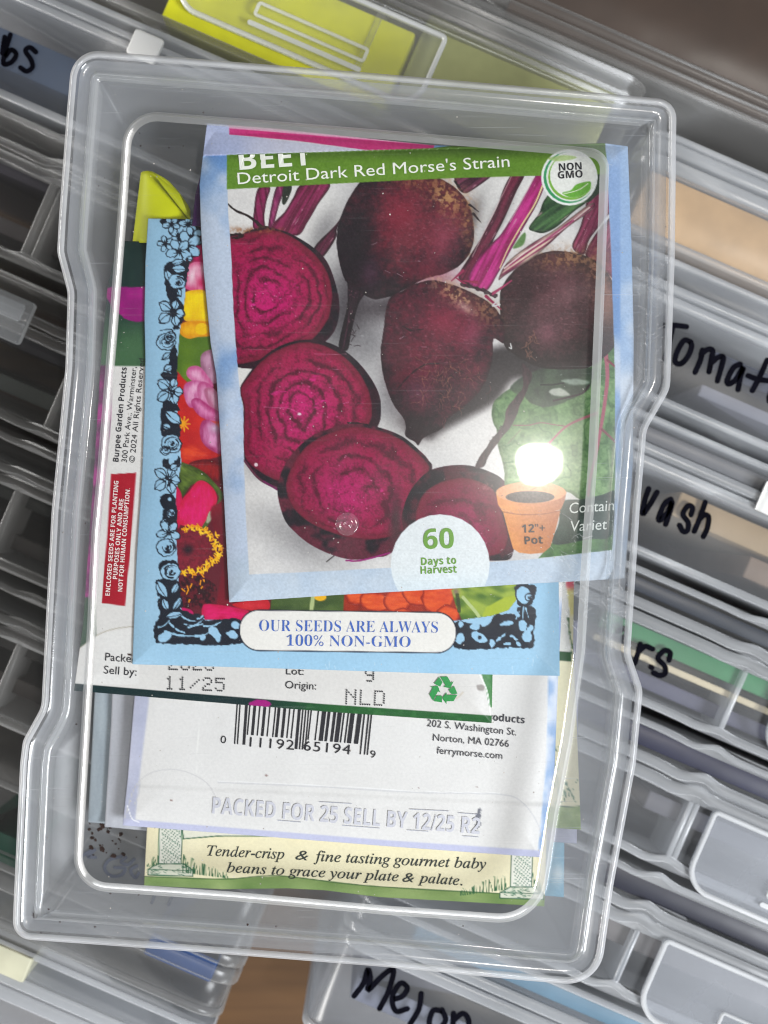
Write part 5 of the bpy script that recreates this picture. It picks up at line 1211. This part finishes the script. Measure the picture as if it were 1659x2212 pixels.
for q in ((370, 1729, 2.4), (575, 1675, 3), (1030, 1700, 1.6), (905, 1702, 1.5)): A.ell(q[0], q[1], q[2], q[2] * .8, (140, 110, 104))
A.ell(1033, 1768, 5, 22, (90, 92, 104), .1, 1, .8, 4, 4)
A.C += ((vnoise(X, Y, 3, 4, 2) - .5) * 5)[..., None]
root4 = white.build('seed_packet')
tag(root4, 'face-down white seed packet with barcode and sell-by flap under the recycling-mark packet', 'seed packet', 'seed packets in the open case')
pr = Print(white); rb = random.Random(5)
BK = (30, 30, 36)
# bar code: slightly leaning bars
pr.sec = 'barcode'; x = 0.0; pat = [1, 1, 1] + [3, 2, 1, 1, 2, 2, 2, 1, 2, 2, 2, 1, 3, 1, 1, 2, 2, 2, 2, 1, 2, 1, 2, 2] + [1, 1, 1, 1, 1] + [1, 1, 1, 4, 1, 2, 3, 1, 2, 2, 2, 1, 3, 1, 1, 2, 1, 1, 3, 2, 3, 1, 1, 2] + [1, 1, 1]
tot = sum(pat); Lb = 294.0; on = True; n = len(pat)
for k, wd in enumerate(pat):
    if on:
        t0, t1 = x / tot, (x + wd) / tot
        long = k < 6 or k > n - 7 or 26 <= k <= 32
        def bp(t, v): return (512 + Lb * t - 11 * v * (.6 + .4 * t), 1505 + 24 * t + v * (80 + (22 if long else 0)))
        pr.poly([bp(t0, 0), bp(t1, 0), bp(t1, 1), bp(t0, 1)], BK)
    x += wd; on = not on
pr.sec = None
pr.text('0', (476, 1605), (488, 1606), 17, BK); pr.text('11192', (539, 1613), (635, 1620), 22, BK, 0, 0, 1.1); pr.text('65194', (655, 1621), (757, 1630), 22, BK, 0, 0, 1.1); pr.text('9', (799, 1637), (811, 1638), 17, BK)
GR = (52, 52, 60)
pr.text('Garden Products', (960, 1547), (1133, 1563), 15.5, GR, .02); pr.text('202 S. Washington St.', (922, 1569), (1115, 1589), 16, GR); pr.text('Norton, MA 02766', (935, 1600), (1099, 1614), 16, GR); pr.text('ferrymorse.com', (943, 1628), (1085, 1640), 16, GR)
pr.text('PACKED FOR 25 SELL BY 12/25 R2', (458, 1757), (1036, 1802), 36, (200, 200, 208), .03, 0, 1.0)
for a, b in (((600, 1772), (650, 1776)), ((690, 1732), (760, 1736)), ((740, 1783), (820, 1789)), ((885, 1748), (970, 1752)), ((880, 1793), (925, 1796)), ((990, 1756), (1030, 1759)), ((1000, 1806), (1034, 1808))): pr.line([a, b], 1.3, (170, 172, 184), False)
pr.build('lettering', root4)

# ---- 5. cream packet with green line art
c_edges = ([(345, 1000), (1205, 1060)], [(1205, 1060), (1187, 1600), (1176, 1958)], [(311, 1913), (480, 1921), (620, 1919), (700, 1923), (820, 1938), (1000, 1948), (1176, 1958)], [(345, 1000), (322, 1700), (311, 1913)])
cream = Sheet(c_edges, -14.2, 1.6, 2.4, 1.9, vs=np.concatenate([np.linspace(0, .8, 25), np.linspace(.803, 1, 110)]), rim=24, seed=11, wr=.3)
A = cream.art; X, Y = A.X, A.Y
A.C[:] = mix((236, 226, 186), (240, 232, 198), vnoise(X, Y, 100, 3))
GL = (36, 88, 60)
A.fill([(300, 1893), (480, 1898), (620, 1892), (780, 1912), (1000, 1926), (1190, 1934), (1190, 1980), (300, 1940)], lambda x, y, d: mix((98, 128, 66), (156, 176, 112), vnoise(x, y, 60, 3, 2)), 1, False); A.stroke([(312, 1893), (480, 1899), (560, 1893), (620, 1893), (780, 1912), (1000, 1926), (1176, 1934)], 2, (60, 96, 50))
A.fill([(395, 1780), (640, 1800), (640, 1806), (470, 1806), (397, 1811)], (226, 224, 206), .8, False); A.stroke([(394, 1790), (396, 1812), (470, 1806), (560, 1806), (700, 1808)], 2.4, GL, smooth=False)
def pillar(x0, x1, y0, y1):
    A.fill([(x0, y0), (x1, y0), (x1 - 1, y1), (x0 - 3, y1)], (228, 227, 214), .8, False); A.stroke([(x0, y0), (x0 - 3, y1)], 2.2, GL, smooth=False); A.stroke([(x1, y0), (x1 - 1, y1)], 2.2, GL, smooth=False)
    for j in range(26):
        for i in range(5): A.ell(x0 + 5 + (x1 - x0 - 8) * ((i * .22 + j * .13) % 1.0), y0 + j * (y1 - y0) / 26, 1.3, 1.7, (70, 112, 88), .6, .7)
    A.fill([(x0 - 26, y1 + 24), (x0 - 26, y1 + 12), (x0 - 4, y1), (x1 + 4, y1), (x1 + 24, y1 + 14), (x1 + 24, y1 + 27)], (214, 216, 196), .8, False); A.stroke([(x0 - 26, y1 + 24), (x0 - 26, y1 + 12), (x0 - 4, y1), (x1 + 4, y1), (x1 + 24, y1 + 14), (x1 + 24, y1 + 27), (x0 - 26, y1 + 24)], 2.2, GL, smooth=False)
    A.stroke([(x0 - 26, y1 + 12), (x1 + 24, y1 + 15)], 1.6, GL, smooth=False)
    for k in range(34):
        r = random.Random(k + x0); a = (r.uniform(x0 - 22, x1 + 20), r.uniform(y1 + 4, y1 + 23)); A.stroke([a, (a[0] + 6, a[1] + r.uniform(-3, 3))], 1.3, (70, 112, 88))
pillar(345, 393, 1770, 1866); pillar(1106, 1150, 1810, 1916)
def tufts(x0, x1, y, n, h, seed=0, fl=1):
    for k in range(n):
        r = random.Random(k + seed); t = k / n; q = (x0 + (x1 - x0) * t + r.uniform(-2, 2), y[0] + (y[1] - y[0]) * t); hh = h * (1 - .75 * t if fl > 0 else .25 + .75 * t) * r.uniform(.7, 1.2)
        A.stroke([q, (q[0] + r.uniform(-5, 3), q[1] - hh)], 2.2, (40, 92, 56), w1=.9)
tufts(397, 495, (1884, 1897), 26, 34, 1); tufts(320, 344, (1872, 1868), 8, 24, 3, -1); tufts(994, 1098, (1934, 1920), 26, 34, 5, -1); tufts(1156, 1172, (1916, 1924), 6, 26, 8)
root5 = cream.build('seed_packet')
tag(root5, 'cream seed packet with green line-art pillars and italic slogan, lowest of the stack', 'seed packet', 'seed packets in the open case')
pr = Print(cream)
pr.text(serif('Tender-crisp', True), (447, 1848), (614, 1856), 23, (42, 50, 46), .006); pr.text('&', (638, 1857), (666, 1859), 22, (42, 50, 46), 0, .25)
pr.text(serif('fine tasting gourmet baby', True), (678, 1860), (1050, 1877), 23, (42, 50, 46), .006)
pr.text(serif('beans to grace your plate', True), (490, 1884), (861, 1904), 22, (42, 50, 46), .006); pr.text('&', (869, 1905), (895, 1906), 21, (42, 50, 46), 0, .25); pr.text(serif('palate.', True), (903, 1906), (999, 1913), 22, (42, 50, 46), .006)
pr.build('lettering', root5)

# ---- packets of which only an edge shows
def simple(name, edges, z0, h, painter, label, su=3, sv=3, seed=1, rim=18):
    s = Sheet(edges, z0, h, su, sv, rim=rim, seed=seed, wr=.15)
    painter(s.art, s.X, s.Y); o = s.build(name); tag(o, label, 'seed packet', 'seed packets in the open case'); return s
def p_right(A, X, Y):
    A.C[:] = (236, 230, 196)
    A.fill([(1100, 1200), (1218, 1240), (1240, 1300), (1226, 1340), (1234, 1408), (1100, 1408)], (232, 231, 226), 1, False)
    A.fill([(1222, 1255), (1260, 1250), (1260, 1320), (1232, 1330)], lambda x, y, d: mix((226, 90, 110), (232, 222, 150), sstep(1262, 1280, y)), 2, False)
    A.stroke([(1227, 1335), (1232, 1375), (1238, 1400)], 4, (90, 120, 84), wob=2)
    A.fill([(1100, 1409), (1236, 1407), (1234, 1428), (1100, 1430)], (38, 84, 46), .8, False)
    A.fill([(1100, 1744), (1300, 1742), (1300, 1820), (1100, 1820)], lambda x, y, d: mix((118, 146, 78), (166, 186, 122), vnoise(x, y, 20, 3)), 1, False); A.stroke([(1150, 1743), (1260, 1742)], 2, (60, 100, 60))
    for k in range(16):
        r = random.Random(k); q = (r.uniform(1214, 1246), r.uniform(1690, 1735)); A.stroke([q, (q[0] + r.uniform(-7, 7), q[1] - r.uniform(5, 20))], 2, (56, 108, 76), w1=.8)
    for k in range(40):
        r = random.Random(k); q = (r.uniform(1196, 1212), r.uniform(1600, 1740)); A.ell(q[0], q[1], 1.5, 2.4, (70, 112, 88))
simple('seed_packet', ([(400, 1180), (1240, 1240)], [(1240, 1240), (1238, 1400), (1244, 1520), (1255, 1792)], [(380, 1740), (1255, 1792)], [(400, 1180), (380, 1740)]), -16.4, 1.5, p_right,
       'cream packet edge with a green ground strip showing right of the barcode packet', 3.2, 3, 4)
def p_lav(A, X, Y): A.C[:] = mix((170, 172, 196), (196, 198, 214), vnoise(X, Y, 60, 2))
simple('seed_packet', ([(420, 1300), (1250, 1340)], [(1250, 1340), (1246, 1822)], [(400, 1770), (1246, 1822)], [(420, 1300), (400, 1770)]), -18.4, 1.2, p_lav, 'plain lavender packet edge just below the cream packet with green ground strip', 6, 6, 5)
def p_aqua(A, X, Y):
    A.C[:] = mix((120, 176, 206), (150, 196, 218), vnoise(X, Y, 40, 2)); A.glow(1206, 1888, 16, 20, (226, 240, 246), .9)  # white highlight painted into the packet's colour
simple('seed_packet', ([(400, 1480), (1222, 1500)], [(1222, 1500), (1218, 1938)], [(392, 1870), (1218, 1938)], [(400, 1480), (392, 1870)]), -20.0, 1.2, p_aqua, 'light aqua packet whose corner pokes out at lower right', 4, 4, 6)
def p_pur(A, X, Y): A.C[:] = mix((50, 22, 62), (78, 34, 92), vnoise(X, Y, 40, 2))
simple('seed_packet', ([(440, 352), (900, 380)], [(900, 380), (890, 500)], [(414, 488), (890, 500)], [(440, 352), (422, 420), (414, 488)]), -6.6, 0.5, p_pur, 'dark purple packet edge peeking out left of the beetroot packet', 5, 5, 7)
def p_gb(c0, c1):
    def f(A, X, Y):
        A.C[:] = mix(c0, c1, vnoise(X * 3, Y * .4, 40, 2)); e = np.asarray(c1) + 12
        A.fill([(100, Y.max() - 26), (700, Y.max() - 10), (700, 2000), (100, 2000)], e, 2, False)
    return f
simple('seed_packet', ([(215, 1300), (520, 1310)], [(520, 1310), (500, 1800)], [(190, 1776), (500, 1800)], [(215, 1300), (190, 1776)]), -19.0, 1.2, p_gb((138, 148, 156), (170, 180, 186)), 'pale blue-grey packet edge, farther left of two under the white barcode packet', 4, 4, 8)
simple('seed_packet', ([(250, 1300), (520, 1310)], [(520, 1310), (500, 1812)], [(226, 1786), (500, 1812)], [(250, 1300), (240, 1560), (226, 1786)]), -16.6, 1.2, p_gb((168, 170, 178), (194, 196, 202)), 'pale grey packet edge directly under the white barcode packet on its left', 4, 4, 9)

# rolled yellow paper in the upper left of the case: a sheet bent into a flaring curl
def curl():
    V = []; F = []; nu, nv = 26, 16
    for j in range(nv):
        v = j / (nv - 1)
        yy = 374 + 150 * v; xa = 304 - 18 * v; xb = np.interp(yy, (374, 388, 416, 450, 524), (334, 362, 388, 411, 414))
        for i in range(nu):
            u = i / (nu - 1); th = math.pi * (0.02 + .96 * u)
            px = (xa + xb) / 2 - (xb - xa) / 2 * math.cos(th); py = yy - 5 * math.sin(th) * (1 - v)
            z = (-13.5 + 6.5 * math.sin(th) * (.35 + .65 * v)) * MM
            x, y = P(px, py, z); V.append((float(x), float(y), z))
    for j in range(nv - 1):
        for i in range(nu - 1):
            a = j * nu + i; F.append((a, a + nu, a + nu + 1, a + 1))
    o = mesh('paper_roll', V, F, solid('yellow_paper', (205, 210, 18), .45, .4, .06, 60))
    V2, F2 = [], []   # the inner turn of the roll, its edge lying across the outer one
    for j in range(12):
        t = j / 11; xa, ya = 330 + 58 * t, 372 + 46 * t
        for q, dz in ((0, 0), (.5, .9), (1, 0)):
            px, py = xa + q * (18 + 10 * t), ya + q * 26 + 40 * q * t
            z = (-7.6 - 1.6 * t + dz) * MM; x, y = P(px, py, z); V2.append((float(x), float(y), z))
    for j in range(11):
        for q in range(2): F2.append((j * 3 + q, j * 3 + q + 1, j * 3 + q + 4, j * 3 + q + 3))
    i_ = mesh('inner_turn', V2, F2, solid('yellow_paper_inner', (172, 178, 14), .5, .3, .06, 60), o)  # darker copy of the yellow paper puts the curl's shading into colour
    m = o.modifiers.new('thickness', 'SOLIDIFY'); m.thickness = 0.0002
    tag(o, 'bright yellow-green curled paper in the upper left of the open case', 'paper')
curl()
